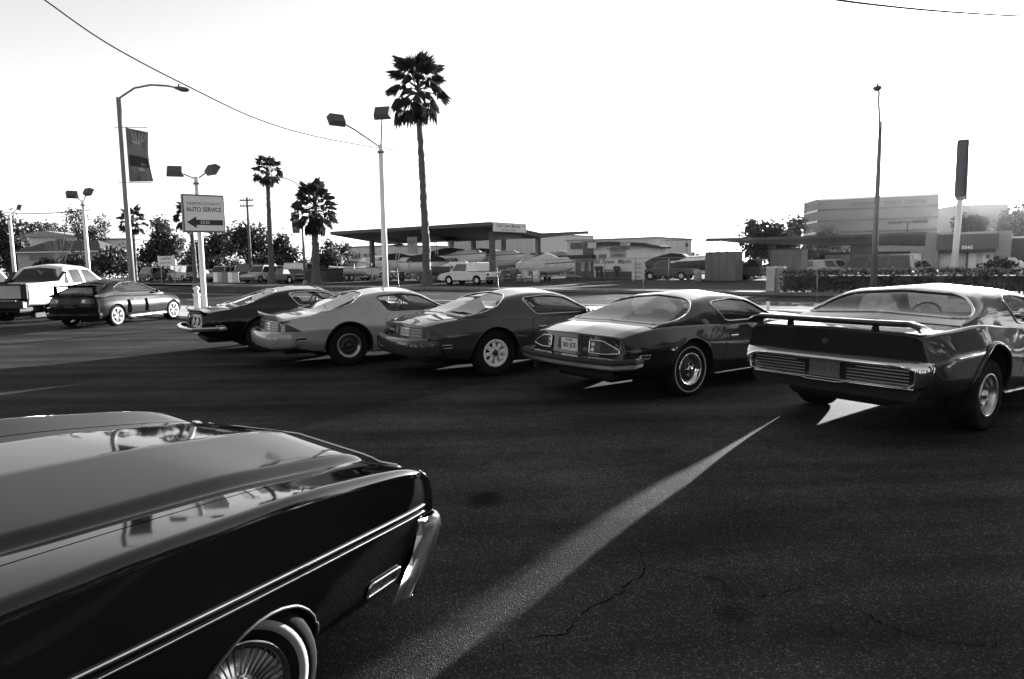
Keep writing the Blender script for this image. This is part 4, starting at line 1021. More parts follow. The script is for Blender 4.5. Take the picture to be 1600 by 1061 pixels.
# ------------------------------------------------------------------ ground
def asphalt(name, base, patch, speck=.5, stain=True, bump=.55, spec=.35, rough=.72):
    m = bpy.data.materials.new(name); m.use_nodes = True; n = m.node_tree.nodes; l = m.node_tree.links; p = n['Principled BSDF']
    g = n.new('ShaderNodeNewGeometry'); pos = g.outputs['Position']
    def noise(sc, det=5, rgh=.55):
        t = n.new('ShaderNodeTexNoise'); t.inputs['Scale'].default_value = sc; t.inputs['Detail'].default_value = det; t.inputs['Roughness'].default_value = rgh; l.new(pos, t.inputs[0]); return t.outputs[0]
    def mr(v, a, b, c, d):
        r = n.new('ShaderNodeMapRange'); r.inputs[1].default_value, r.inputs[2].default_value, r.inputs[3].default_value, r.inputs[4].default_value = a, b, c, d; l.new(v, r.inputs[0]); return r.outputs[0]
    def mul(a, b):
        q = n.new('ShaderNodeMath'); q.operation = 'MULTIPLY'; l.new(a, q.inputs[0])
        if isinstance(b, float): q.inputs[1].default_value = b
        else: l.new(b, q.inputs[1])
        return q.outputs[0]
    v = mr(noise(.55, 6), .3, .7, 1 - patch, 1 + patch)
    mp = n.new('ShaderNodeMapping'); mp.inputs['Rotation'].default_value = (0, 0, -SROT + R(14)); mp.inputs['Scale'].default_value = (.25, 2.2, 1); l.new(pos, mp.inputs[0])
    t2 = n.new('ShaderNodeTexNoise'); t2.inputs['Scale'].default_value = .9; t2.inputs['Detail'].default_value = 7; l.new(mp.outputs[0], t2.inputs[0])
    v = mul(v, mr(t2.outputs[0], .33, .68, .6, 1.45))                      # worn wheel tracks
    v = mul(v, mr(noise(9, 4), .3, .7, .88, 1.12))
    vo = n.new('ShaderNodeTexVoronoi'); vo.inputs['Scale'].default_value = 130; l.new(pos, vo.inputs[0])
    hs = n.new('ShaderNodeSeparateColor'); l.new(vo.outputs['Color'], hs.inputs[0])
    v = mul(v, mr(hs.outputs[0], .80, 1.0, 1.0, 1 + 5 * speck))             # pale stones in the tar
    v = mul(v, mr(hs.outputs[1], 0, .35, .6, 1.0))
    if stain:
        for x, y, r_ in STAINS:
            d = n.new('ShaderNodeVectorMath'); d.operation = 'DISTANCE'; l.new(pos, d.inputs[0]); d.inputs[1].default_value = (x, y, -.05)
            ad = n.new('ShaderNodeMath'); ad.operation = 'MULTIPLY_ADD'; l.new(noise(11, 3), ad.inputs[0]); ad.inputs[1].default_value = r_ * .5; l.new(d.outputs['Value'], ad.inputs[2])
            v = mul(v, mr(ad.outputs[0], r_ * .9, r_ * 1.4, .35, 1.0))
    if stain:                               # edge of an older resurfaced strip
        A_, B2 = at(560, 645), at(800, 590); dq = (B2 - A_).normalized(); dn = Vector((-dq.y, dq.x, 0)) if dq.x > 0 else Vector((dq.y, -dq.x, 0))
        dt = n.new('ShaderNodeVectorMath'); dt.operation = 'DOT_PRODUCT'; l.new(pos, dt.inputs[0]); dt.inputs[1].default_value = tuple(dn)
        ad = n.new('ShaderNodeMath'); ad.operation = 'MULTIPLY_ADD'; l.new(noise(1.3, 4), ad.inputs[0]); ad.inputs[1].default_value = .7; l.new(dt.outputs['Value'], ad.inputs[2])
        k0 = A_.dot(dn) + .35; v = mul(v, mr(ad.outputs[0], k0 - .06, k0 + .06, 1.18, .78))
    v = mul(v, base)
    l.new(v, p.inputs['Base Color']); p.inputs['Roughness'].default_value = rough; p.inputs['Specular IOR Level'].default_value = spec
    b1 = n.new('ShaderNodeBump'); b1.inputs['Strength'].default_value = bump; b1.inputs['Distance'].default_value = .006; l.new(vo.outputs['Distance'], b1.inputs['Height'])
    b2 = n.new('ShaderNodeBump'); b2.inputs['Strength'].default_value = .35; b2.inputs['Distance'].default_value = .03; l.new(noise(3.5, 6), b2.inputs['Height']); l.new(b1.outputs[0], b2.inputs['Normal'])
    l.new(b2.outputs[0], p.inputs['Normal']); return m
def gz(x, y):                               # the lot dips where the old sedan stands
    return -.31 * math.exp(-(((x + 1.05) ** 2 + (y - 2.55) ** 2) / 2.6 ** 2)) + .16 * math.exp(-(((x + 3.2) ** 2 + (y + .3) ** 2) / 1.5 ** 2))
STAINS = [(at(1140, 918).x, at(1140, 918).y, .13), (at(757, 758).x, at(757, 758).y, .16), (at(1110, 870).x, at(1110, 870).y, .08)]
m_lot = asphalt('lot_asphalt', .036, .42, speck=.45, spec=.03, bump=.9, rough=.85)
rows = []
for i in range(90):
    s = -16 + 27.6 * i / 89; row = []
    for a in np.concatenate([np.linspace(-60, -14, 24), np.linspace(-13, 14, 82), np.linspace(15, 40, 12)]):
        p = street(a, s); row.append((p.x, p.y, gz(p.x, p.y)))
    rows.append(row)
lot = MB().grid(rows, True).build('parking_lot', m_lot); tag(lot, kind='structure')
def strip(name, a0, a1, s0, s1, z, m_, kind='structure', parent=None):
    o = MB().quad(street(a0, s0, z), street(a1, s0, z), street(a1, s1, z), street(a0, s1, z)).build(name, m_, parent)
    if o.data.polygons[0].normal.z < 0: o.data.flip_normals()
    return tag(o, kind=kind) if kind else o
gm = asphalt('bare_ground', .05, .3, .2, False, spec=.08, rough=.95)
strip('ground', -1000, 1000, -1000, 1000, -.62, gm)
strip('road', -400, 400, 14.9, 34.0, -.06, asphalt('road_asphalt', .03, .25, .35, False, bump=.5, spec=.04, rough=.85))
strip('far_lot', -420, 420, 36.6, 160, .10, asphalt('far_asphalt', .03, .3, .3, False, spec=.08, rough=.95))
walk = tag(MB().quad(street(-70, 11.6, -.02), street(45, 11.6, -.02), street(45, 14.75, -.02), street(-70, 14.75, -.02)).build('sidewalk', M['concrete']), kind='structure')
sl_ = MB().box((0, 0, 0), (1.49, 1.53, .10), r=.008).mesh('slab', M['concrete'])
for i in range(40):
    for j in range(2):
        o = link('slab', sl_, walk, street(-38 + i * 1.5, 12.4 + j * 1.54, .03 + random.uniform(-.004, .004)), SROT)
kb = MB().box((0, 0, 0), (2.99, .15, .16), r=.015).mesh('kerb_stone', M['concrete'])
for i in range(22): link('kerb_stone', kb, walk, street(-40 + i * 3, 14.83, .01), SROT)
m_fw = mat('old_concrete', .16, .95, spec=.05, var=.3, scale=1.5)
kb2 = MB().box((0, 0, 0), (2.99, .15, .16), r=.015).mesh('kerb_stone', m_fw)
fwk = strip('far_sidewalk', -400, 400, 34.15, 36.6, .10, m_fw)
for i in range(40): link('kerb_stone', kb2, fwk, street(-62 + i * 3, 34.07, .03), SROT)
mk = mat('road_paint', .45, .7, var=.3, scale=3)
ml = strip('lane_markings', -90, 40, 24.2, 24.32, -.054, mk); 
for k in range(30):
    for s in (19.5, 29.0): strip('lane_dash', -75 + k * 4.2, -73.2 + k * 4.2, s, s + .11, -.054, mk, None, ml)
strip('lane_line', -90, 40, 24.5, 24.62, -.054, mk, None, ml)
# cracks: thin open seams, built as slightly sunken dark ribbons
m_crack = mat('crack_shadow', .002, 1.0, spec=0)
def crack(pix, w_, seed):
    rnd = random.Random(seed); P = []
    q = [at(u, v, -.05) for u, v in pix]
    for i in range(len(q) - 1):
        for k in range(10):
            f = k / 10; p = q[i].lerp(q[i + 1], f); P.append((p.x + rnd.gauss(0, .012), p.y + rnd.gauss(0, .012)))
    L = []; N = len(P)
    for i, p in enumerate(P):
        a, b = P[max(0, i - 1)], P[min(N - 1, i + 1)]; t = Vector((b[0] - a[0], b[1] - a[1])).normalized(); ww = w_ * .55 * rnd.uniform(.3, 1.3) * min(1, 6 * min(i + .3, N - i) / N)
        L.append([(p[0] - t.y * ww, p[1] + t.x * ww, gz(p[0], p[1]) + .004), (p[0] + t.y * ww, p[1] - t.x * ww, gz(p[0], p[1]) + .004)])
    o = MB().grid(L, False).build('crack', m_crack, lot)
    if o.data.polygons[0].normal.z < 0: o.data.flip_normals()
crack([(765, 960), (800, 945), (880, 940), (910, 915), (970, 893), (1012, 862), (995, 838), (988, 828)], .006, 1)
crack([(1012, 862), (1060, 870), (1125, 885), (1150, 912), (1210, 912), (1260, 905), (1350, 902)], .005, 2)
crack([(1260, 930), (1330, 935), (1420, 980), (1520, 1000), (1599, 1005)], .005, 3)
crack([(560, 642), (640, 622), (700, 603), (760, 596)], .008, 4); crack([(880, 715), (960, 730), (1040, 722), (1090, 735)], .006, 5)
crack([(640, 705), (700, 698), (760, 702)], .006, 6); crack([(700, 655), (780, 668), (900, 680), (1000, 700)], .005, 7)

# ------------------------------------------------------------------ lamps, poles and signs along the kerb
def flood(parent, p0, p1, pole, yaw, tilt, size=(.62, .42, .26)):
    arm = MB().tube([p0, (p0[0] * .4 + p1[0] * .6, p0[1] * .4 + p1[1] * .6, p0[2] * .35 + p1[2] * .65), p1], .028, 6).build('lamp_arm', pole, parent)
    h = MB().box((0, 0, 0), size, r=.03, top=(.86, .86)).build('floodlight', M['walldark'], arm); h.location = p1; h.rotation_euler = (tilt, 0, yaw)
    return arm
def twin_lamp(label, u, Y, vtop, arms, r=.10, base_z=0.0, name='twin_floodlight'):
    b = dp(u, Y, base_z); zt = hz(u, vtop, Y) - base_z
    t = thing(name, label, 'lamp post', b, group='twin floodlight poles along the kerb')
    MB().tube([(0, 0, 0), (0, 0, zt * .5), (0, 0, zt)], [r, r * .95, r * .85], 12).build('pole', M['polewhite'], t)
    MB().box((0, 0, .02), (.42, .42, .04)).build('base_plate', M['polegrey'], t)
    MB().lathe([(r * 1.2, zt - .30), (r * 1.3, zt - .28), (r * 1.3, zt - .24), (r * 1.2, zt - .22)], 12, axis='z', closed=True).build('collar', M['polegrey'], t)
    for (dx, dy, dz, yaw, tilt) in arms: flood(t, (0, 0, zt - .1), (dx, dy, zt + dz), M['polegrey'], R(yaw), R(tilt))
    return t, zt
twin_lamp('tallest white twin floodlight pole, rising behind the silver and grey coupes', 604, 25, 226, [(-1.45, -.3, .82, 38, 55), (.22, -.7, .95, -12, 62)], .105)
st_, zt = twin_lamp('white twin floodlight pole carrying the auto service sign', 320, 27.2, 276, [(-.72, -.2, .20, 20, 50), (.52, .25, .30, -35, 55)], .105)
twin_lamp('white twin floodlight pole between the pickup and the bannered street lamp', 142, 39, 313, [(-.62, .1, .35, 40, 60), (.45, -.2, .45, -30, 62)], .11)
twin_lamp('leftmost white twin floodlight pole, above the pickup', 26, 48, 336, [(-.72, .0, .15, 15, 45), (.40, .5, .55, -60, 70)], .12)
# the auto service sign hangs on its pole
Y = 27.2; zs0, zs1 = hz(318, 364, Y), hz(318, 306, Y); sc = .5 * (zs0 + zs1); sh = zs1 - zs0
sg = thing('auto_service_sign', 'square pale AUTO SERVICE sign with black left arrow on the white pole', 'sign', dp(318, Y - .34, sc), R(36))
MB().box((0, 0, 0), (1.52, .26, sh), r=.015).build('sign_cabinet', mat('sign_edge', .10, .5), sg)
MB().box((0, -.132, 0), (1.42, .01, sh - .12)).build('sign_face', mat('sign_face', .66, .5, var=.06, scale=2), sg)
rx = (R(90), 0, 0)
lettering('NORTH COUNTY', .15, M['greyink'], sg, (0, -.139, sh * .25), rx, depth=.001, bold=.001)
lettering('AUTO SERVICE', .235, M['ink'], sg, (0, -.139, sh * .10), rx, depth=.001, bold=.004, xs=.80)
ar = MB().prism([(-.64, -.32), (-.30, -.10), (-.30, -.22), (.66, -.22), (.66, -.42), (-.30, -.42), (-.30, -.54)], -.142, -.138).build('arrow', M['ink'], sg); ar.location = (0, 0, -.02)
lettering('3520', .17, mat('sign_number', .5, .5), sg, (0, -.1435, -.34), rx, depth=.001, bold=.002)

def street_lamp(label, u, Y, vtop, arm, headyaw, banner=None, base_z=0.0, r=(.15, .10)):
    b = dp(u, Y, base_z); zt = hz(u, vtop, Y) - base_z
    t = thing('street_lamp', label, 'street lamp', b)
    MB().tube([(0, 0, 0), (0, 0, zt * .4), (0, 0, zt)], [r[0], r[0] * .85, r[1]], 12).build('pole', M['polegrey'], t)
    MB().lathe([(.26, 0), (.26, .08), (.18, .35), (.15, .4)], 12, axis='z').build('pole_base', M['polegrey'], t)
    a = MB().tube([(x, y, zt + z) for x, y, z in arm], [.045] * (len(arm) - 1) + [.035], 8).build('lamp_arm', M['polegrey'], t)
    hx, hy, hzz = arm[-1]
    h = MB()
    rows = []
    for k, (q, ww, hh) in enumerate(((0, .06, .06), (.12, .12, .10), (.35, .17, .15), (.6, .15, .13), (.74, .05, .04))):
        rows.append([(q, ww * math.cos(x_), hh * math.sin(x_) * (.5 if math.sin(x_) > 0 else 1.0)) for x_ in np.linspace(0, 2 * math.pi, 11)[:-1]])
    h.grid(rows, True, True); h.f += [tuple(range(10)), tuple(range(40, 50))]; h.sm += [False] * 2
    ho = h.build('lamp_head', M['walldark'], a, (hx, hy, zt + hzz)); ho.rotation_euler = (0, R(10), headyaw)
    MB().tube([(.2, 0, .06), (.2, 0, .17)], .04, 8).build('photocell', M['black'], ho)
    return t, zt
arc = [(0, 0, -.05), (.25, 0, .10), (.8, -.05, .40), (1.6, -.1, .52), (2.4, -.2, .44), (2.75, -.25, .36)]
l1, z1 = street_lamp('tall grey street lamp with a curved arm and a large picture banner', 209, 33, 152, arc, R(-5))
def banner(parent, x0, w_, ztop, h, art=True):
    bn = MB()
    rows = []
    for i in range(13):
        f = i / 12; rows.append([(x0 + w_ * g * (1 - .05 * math.sin(f * 3.1)) + .10 * f * g, .06 * math.sin(f * 5 + g * 2) * g, ztop - h * f - .22 * g * (1 - f)) for g in np.linspace(0, 1, 7)])
    bn.grid(rows, True); o = bn.build('banner', mat('banner_cloth', .13, .8, var=.6, scale=1.6, stretch=(3, 1, .5)), parent)
    for z in (ztop + .02, ztop - h - .02): MB().tube([(-.3, 0, z), (x0 + w_ + .05, 0, z - .03)], .018, 6).build('banner_rod', M['polegrey'], o)
    if art:
        def sheet(nm, pts, m_, d):
            V = []
            for g, f in pts: V.append((x0 + w_ * g * (1 - .05 * math.sin(f * 3.1)) + .10 * f * g, .06 * math.sin(f * 5 + g * 2) * g - d, ztop - h * f - .22 * g * (1 - f)))
            MB().add(V, [tuple(range(len(V)))]).build(nm, m_, o)
        bandd = mat('banner_print_dark', .02, .8); pale = mat('banner_print_pale', .34, .8); midt = mat('banner_print_mid', .17, .8)
        sheet('banner_print', [(.08, .50), (.95, .54), (.95, .73), (.08, .70)], bandd, .012)
        sheet('banner_print', [(.15, .49), (.18, .34), (.32, .28), (.58, .27), (.76, .34), (.80, .51)], midt, .014)
        for k in range(5): sheet('banner_print', [(.35 + k * .09, .23), (.40 + k * .09, .23), (.30 + k * .16, .06), (.26 + k * .16, .06)], pale, .012)
        sheet('banner_print', [(.25, .22), (.62, .23), (.66, .28), (.30, .27)], pale, .016); sheet('banner_print', [(.50, .73), (.72, .74), (.78, .80), (.48, .79)], pale, .016)
    return o
banner(l1, .22, 1.02, hz(205, 199, 33), hz(205, 199, 33) - hz(205, 284, 33))
l2, z2 = street_lamp('distant slim street lamp with a small banner in front of the bushy palm', 477, 60, 291, [(0, 0, -.1), (-.5, 0, .35), (-1.2, 0, .68), (-1.9, 0, .78)], R(180), base_z=.1, r=(.13, .08))
banner(l2, -.25, -.75, hz(465, 330, 60), hz(465, 330, 60) - hz(465, 366, 60))
l3, z3 = street_lamp('tall grey street lamp on the right, its arm seen end on', 1364, 30, 190, [(0, 0, -.6), (-.22, -.3, .2), (-.56, -.85, .62), (-.95, -1.6, .82), (-1.32, -2.2, .86)], R(-120), r=(.135, .07))
# blank cabinet sign on a white pole behind the hedge
Y = 46; bz = .1
ps_ = thing('pole_sign', 'tall pole sign seen edge on, standing behind the hedge', 'sign', dp(1489, Y, bz), R(-34.5))
zt = hz(1494, 312, Y) - bz
MB().tube([(0, 0, 0), (.15, 0, zt + .3)], [.20, .18], 12).build('pole', M['polewhite'], ps_)
MB().box((0, 0, .45), (1.5, 1.2, .9), r=.04).build('pedestal', M['block'], ps_)
cb = MB().box((.22, -1.2, zt + 1.72), (.62, 3.4, 3.5), r=.05).build('sign_cabinet', mat('sign_bronze', .012, .6, spec=.1), ps_)
MB().box((.22, -1.2, zt + 1.72), (.66, 3.2, 3.3)).build('sign_face', mat('sign_blank', .02, .6, spec=.1), cb)
# small posts
bo = thing('standpipe', 'white standpipe post with a round cap beside the sign pole', 'post', dp(309, 25.5))
MB().tube([(0, 0, 0), (0, 0, .62)], .11, 12).build('pipe', M['polewhite'], bo)
MB().lathe([(.10, .62), (.13, .64), (.13, .70), (.08, .73), (.07, .84), (.11, .87), (.12, .93), (.07, .98), (.001, 1.0)], 12, axis='z').build('cap', M['polewhite'], bo)
tag(MB().box((0, 0, .36), (.07, .05, .72), r=.008).build('marker_stake', M['white'], None, dp(1199, 15.5)), 'white marker stake standing beyond the dark coupe\'s hood', 'stake')
for u, lab, w_ in ((1205, 'left of two pale utility pedestals by the end of the hedge', .42), (1219, 'right of two pale utility pedestals, touching the end of the hedge', .40)):
    p = dp(u, 34.5, .1); o = thing('utility_pedestal', lab, 'utility box', p, SROT, 'utility pedestals at the hedge')
    MB().box((0, 0, .58), (w_, .4, 1.16), r=.02).build('cabinet', M['concrete'], o); MB().box((0, 0, 1.18), (w_ + .05, .45, .05), r=.015).build('lid', M['concrete'], o)
# utility pole and wires
up_ = thing('utility_pole', 'wooden utility pole with two crossarms behind the palms', 'utility pole', dp(393, 78, .1))
zt = hz(391, 308, 78) - .1; MB().tube([(0, 0, 0), (0, 0, zt)], [.19, .13], 8).build('pole', M['wood'], up_)
for v in (313, 322):
    z = hz(391, v, 78) - .1; a = MB().box((0, -.15, z), (1.55, .14, .16)).build('crossarm', M['wood'], up_)
    for x in (-.7, -.35, .35, .7): MB().tube([(x, -.15, z + .08), (x, -.15, z + .26)], .05, 6).build('insulator', M['block'], a)
def wire(label, pts, r, name='overhead_wire'):
    P = [Vector(p) for p in pts]; out = []
    for i in range(len(P) - 1):
        p0, p1, p2, p3 = P[max(0, i - 1)], P[i], P[i + 1], P[min(len(P) - 1, i + 2)]
        for k in range(8):
            t = k / 8; out.append(.5 * ((2 * p1) + (p2 - p0) * t + (2 * p0 - 5 * p1 + 4 * p2 - p3) * t * t + (3 * p1 - p0 - 3 * p2 + p3) * t ** 3))
    out.append(P[-1]); return tag(MB().tube(out, r, 5).build(name, M['wire']), label, 'wire')
def wp(u, v, Y): r = ray(u, v); t = Y / r.y; return (r.x * t, Y, EYE + r.z * t)
wire('long overhead wire sloping down from the top left corner', [wp(20, -38, 17), wp(70, 0, 19), wp(180, 75, 25), wp(300, 138, 34), wp(400, 185, 46), wp(480, 210, 60), wp(560, 226, 80), wp(640, 238, 105)], [.016 + .03 * i / 56 for i in range(57)])
wire('short overhead wire crossing the top right corner', [wp(1200, -22, 17), wp(1310, 0, 19), wp(1430, 14, 22), wp(1520, 21, 25), wp(1600, 25, 28), wp(1720, 26, 34)], .028)
wire('thin wire strung between the two leftmost floodlight poles', [wp(-40, 330, 52), wp(24, 333, 48), wp(80, 333, 44), wp(140, 328, 39)], .03)
wire('thin service wire right of the boat shop', [wp(1020, 374, 72), wp(1045, 376, 74), wp(1070, 373, 78)], .03)

# ------------------------------------------------------------------ palms and trees
def yfix(u, Y): return max(Y, 48.0 / (SN.y + SN.x * (u - 800) / FPX)) if u < 700 else Y
_fr = []
def frond_mesh(L, nb, droop, fold, seed):
    rnd = random.Random(seed); mb = MB(); pl = L * .56
    mb.tube([(0, 0, 0), (pl * .5, 0, -.02 * L), (pl, 0, -.10 * L * droop)], [.03, .022, .016], 4)
    for k in range(nb):
        a = R(-92 + 184 * k / (nb - 1)) + rnd.uniform(-.05, .05); bl = L * .50 * (1 - .30 * abs(a) / 1.8) * rnd.uniform(.85, 1.05)
        c, s_ = math.cos(a), math.sin(a); w_ = .021 * L; dz = -.10 * L * droop
        tipd = -bl * (.35 + .5 * droop * rnd.uniform(.6, 1.3)); md = -bl * .08 * droop + abs(s_) * fold * bl
        b0 = (pl, 0, dz); m1 = (pl + c * bl * .55 - s_ * w_, s_ * bl * .55 + c * w_, dz + md); m2 = (pl + c * bl * .55 + s_ * w_, s_ * bl * .55 - c * w_, dz + md)
        tp_ = (pl + c * bl * .95, s_ * bl * .95, dz + tipd * .55)
        mb.add([b0, m1, tp_, m2], [(0, 1, 2), (0, 2, 3)])
    return mb.mesh('frond', M['frond'], False)
for i in range(5): _fr.append(frond_mesh(1.0, 19, .5 + .25 * i, .25, i))
def palm(label, u, vb, vc, Y, rpx, lean=0.0, n=44, tr=.26, skirt=.5, zb=.1, seed=0):
    Y = max(Y, 36.3 / (SN.y + SN.x * (u - 800) / FPX)); rnd = random.Random(seed); b = dp(u, Y, zb); zc = hz(u, vc, Y) - zb; L = rpx / FPX * Y
    t = thing('palm_tree', label, 'palm tree', b, group='fan palms')
    tp_ = dp(u + lean, Y, zb + zc); top = Vector((tp_.x - b.x, 0, zc))
    mb = MB(); rows = []; K = 60
    cen = lambda f: (top.x * (f ** 1.4), .12 * math.sin(f * 2.5), zc * f)
    for i in range(K + 1):
        f = i / K; r_ = tr * (1 - .35 * f) * (1.45 - .45 * min(1, f * 9)); c = cen(f)
        rows.append([(c[0] + r_ * rnd.uniform(.78, 1.2) * math.cos(a), c[1] + r_ * rnd.uniform(.78, 1.2) * math.sin(a), c[2]) for a in np.linspace(0, 2 * math.pi, 13)[:-1]])
    mb.grid(rows, True, True)
    for i in range(170):                               # old leaf bases
        f = rnd.random() ** .7; a = rnd.uniform(0, 6.28); c = cen(f); r_ = tr * (1 - .35 * f); q = rnd.uniform(.05, .16) * (.6 + f * .8)
        d = Vector((math.cos(a), math.sin(a), 0)); s_ = Vector((-d.y, d.x, 0)) * .07; p = Vector(c) + d * r_ * .9
        mb.add([p - s_, p + s_, p + d * q + Vector((0, 0, rnd.uniform(-.05, .18)))], [(0, 1, 2)])
    mb.build('trunk', M['trunk'], t)
    c = Vector((top.x, .12 * math.sin(2.5), zc))
    for i in range(n):
        f = (i + .5) / n; el = R(82 - 150 * f ** 1.05) + rnd.uniform(-.12, .12); az = i * 2.399 + rnd.uniform(-.25, .25)
        o = link('frond', _fr[min(4, int(f * 4.2 + rnd.random()))], t); ll = L * rnd.uniform(.82, 1.02) * (.82 if el < -.6 else 1)
        o.matrix_local = Matrix.Translation(c + Vector((0, 0, .12 * L * (1 - f) - f * L * skirt * .25))) @ Matrix.Rotation(az, 4, 'Z') @ Matrix.Rotation(-el, 4, 'Y') @ Matrix.Rotation(rnd.uniform(-.6, .6), 4, 'X') @ Matrix.Diagonal((ll, ll, ll, 1))
    return t
palm('tallest fan palm, with long bare trunk beside the central floodlight pole', 668, 447, 138, 47, 56, -16, 38, .30, .9, seed=1)
palm('slender fan palm with a small round crown, second tallest', 425, 440, 268, 63, 27, -8, 30, .27, .6, seed=2)
palm('broad bushy fan palm beside the bannered distant lamp', 494, 442, 322, 57, 41, -3, 46, .36, 1.6, seed=3)
palm('short fan palm half hidden by the bannered street lamp', 212, 440, 345, 68, 25, -6, 30, .24, .8, seed=4)
palm('fan palm half hidden behind the auto service sign', 306, 440, 338, 62, 28, -10, 30, .25, .8, seed=5)

def leaf_mesh(name, blobs, n, size, mtl, seed, jag=1.0):
    rnd = np.random.default_rng(seed); V = []; F = []
    vol = np.array([b[3] * b[4] * b[5] for b in blobs]) ** .7; vol = vol / vol.sum()
    cnt = rnd.multinomial(n, vol)
    for b, k in zip(blobs, cnt):
        # twig clumps give an uneven outline
        nc = max(5, k // 14); d = rnd.normal(size=(nc, 3)); d /= np.linalg.norm(d, axis=1, keepdims=True)
        cr = d * (rnd.random((nc, 1)) ** .38) * np.array(b[3:6]) * rnd.uniform(.75, 1.12, (nc, 1))
        idx = rnd.integers(0, nc, k); p = cr[idx] + rnd.normal(size=(k, 3)) * size * 1.6 * jag + np.array(b[:3])
        a = rnd.normal(size=(k, 3)); a /= np.linalg.norm(a, axis=1, keepdims=True); c = np.cross(a, rnd.normal(size=(k, 3))); c /= np.linalg.norm(c, axis=1, keepdims=True)
        s_ = size * rnd.uniform(.6, 1.3, (k, 1)); base = len(V)
        q = np.stack([p - a * s_, p + c * s_ * .55, p + a * s_, p - c * s_ * .55], 1).reshape(-1, 3)
        V += q.tolist(); F += [(base + 4 * i, base + 4 * i + 1, base + 4 * i + 2, base + 4 * i + 3) for i in range(k)]
    me = bpy.data.meshes.new(name); me.from_pydata(V, [], F); me.materials.append(mtl); me.update(); return me
def tree(label, blobs, Y, base_v=None, m_='leafd', n=1500, size=.22, name='tree', cat='tree', trunk=True, zb=.1, seed=0, group=None, ydepth=.8, limb=True):
    """blobs: (u, v, half width px, half height px) of crown masses as seen at distance Y."""
    Y0 = Y; Y = yfix(min(b[0] for b in blobs), Y); size *= Y / Y0
    rnd = random.Random(seed); k = Y / FPX
    u0 = sum(b[0] for b in blobs) / len(blobs); b0 = dp(u0, Y, zb); t = thing(name, label, cat, b0, group=group); B_ = []
    for u, v, ru, rv in blobs:
        p = dp(u, Y, hz(u, v, Y)); B_.append((p.x - b0.x, rnd.uniform(-.5, .5) * ru * k * .4, p.z - zb, ru * k, ru * k * ydepth, rv * k))
    link('crown', leaf_mesh('crown', B_, n, size, M[m_], seed), t)
    if trunk:
        mb = MB(); zc = sum(b[2] for b in B_) / len(B_); zl = min(b[2] - b[5] for b in B_); zf = max(.5, zl * .9)
        mb.tube([(0, 0, 0), (.05, .03, zf * .5), (0, 0, zf)], [.24, .19, .15], 7)
        for b in B_:
            for j in range(4):
                e = (b[0] + rnd.uniform(-.6, .6) * b[3], b[1] + rnd.uniform(-.6, .6) * b[4], b[2] + rnd.uniform(-.4, .75) * b[5]); mid = (e[0] * .45, e[1] * .45, zf + (e[2] - zf) * .55)
                mb.tube([(0, 0, zf * .95), mid, e], [.12, .07, .02], 5)
        mb.build('trunk', M['bark'], t)
    return t
TG = 'trees behind the far side of the street'
tree('dense tree at the left edge behind the leftmost pole', [(8, 368, 26, 30), (22, 388, 14, 20), (5, 400, 28, 20)], 66, n=2600, seed=11, group=TG)
tree('distant dark tree line crown above the house roof', [(70, 360, 26, 14), (98, 366, 16, 12), (48, 362, 14, 12)], 165, n=1800, size=.3, seed=12, group=TG)
tree('open tree with bare upper twigs behind the second floodlight pole', [(118, 338, 18, 14), (130, 362, 22, 24), (150, 372, 18, 22), (112, 352, 10, 8), (160, 350, 12, 16)], 140, n=3200, m_='leafm', seed=13, group=TG)
tree('pale rounded tree between the palm and the sign', [(255, 362, 18, 20), (268, 385, 20, 18), (245, 382, 14, 14)], 82, n=2000, m_='leafm', seed=14, group=TG)
tree('spreading tree under the auto service sign', [(330, 392, 26, 26), (350, 378, 18, 18), (312, 400, 18, 18)], 68, n=2600, seed=15, m_='leafm', group=TG)
tree('wide dark tree behind the utility pole', [(378, 362, 22, 16), (400, 372, 26, 20), (372, 385, 20, 20), (412, 395, 22, 20)], 84, n=3000, seed=16, group=TG)
tree('dark tree between the two middle palms', [(437, 385, 16, 22), (448, 400, 18, 16)], 86, n=1800, seed=17, group=TG)
tree('small shrubby tree right of the bushy palm', [(516, 386, 10, 8), (520, 404, 18, 14), (505, 408, 14, 12)], 88, n=1400, m_='leafm', seed=18, group=TG)
tree('small round tree just left of the marine canopy', [(537, 392, 10, 10), (530, 405, 10, 10)], 96, n=900, seed=19, group=TG)
SG = 'shrubs in front of the far buildings'
def shrub(label, u, v, ru, rv, Y, m_='leafd', n=900, seed=0, size=.16): return tree(label, [(u, v, ru, rv), (u - ru * .4, v + rv * .3, ru * .6, rv * .7)], Y, m_=m_, n=n, size=size, name='shrub', cat='shrub', trunk=False, seed=seed, group=SG)
shrub('low clipped shrub under the house wall, left one', 32, 418, 18, 10, 58, seed=21)
shrub('low shrub in the middle of the house wall', 76, 416, 18, 8, 58, seed=22)
shrub('dark mounded shrub at the right end of the house wall', 124, 412, 26, 13, 58, seed=23, n=1400)
shrub('big dark round shrub left of the bannered street lamp', 177, 408, 27, 20, 56, seed=24, n=2000)
shrub('long dark shrub mass above the mufflers sign', 250, 396, 36, 14, 64, seed=25, n=2200)
shrub('grey green shrub right of the mufflers sign', 296, 412, 14, 16, 66, 'leafm', seed=26)
shrub('low bush behind the distant parked cars', 345, 415, 40, 12, 72, seed=27, n=1600)
shrub('low bush behind the pale parked car', 420, 412, 26, 14, 76, seed=28, n=1400)
bt = thing('bare_twigs', 'bare leafless sapling rising above the trees on the left', 'bare tree', dp(98, 92, .1), group=TG)
mb = MB(); rnd = random.Random(5)
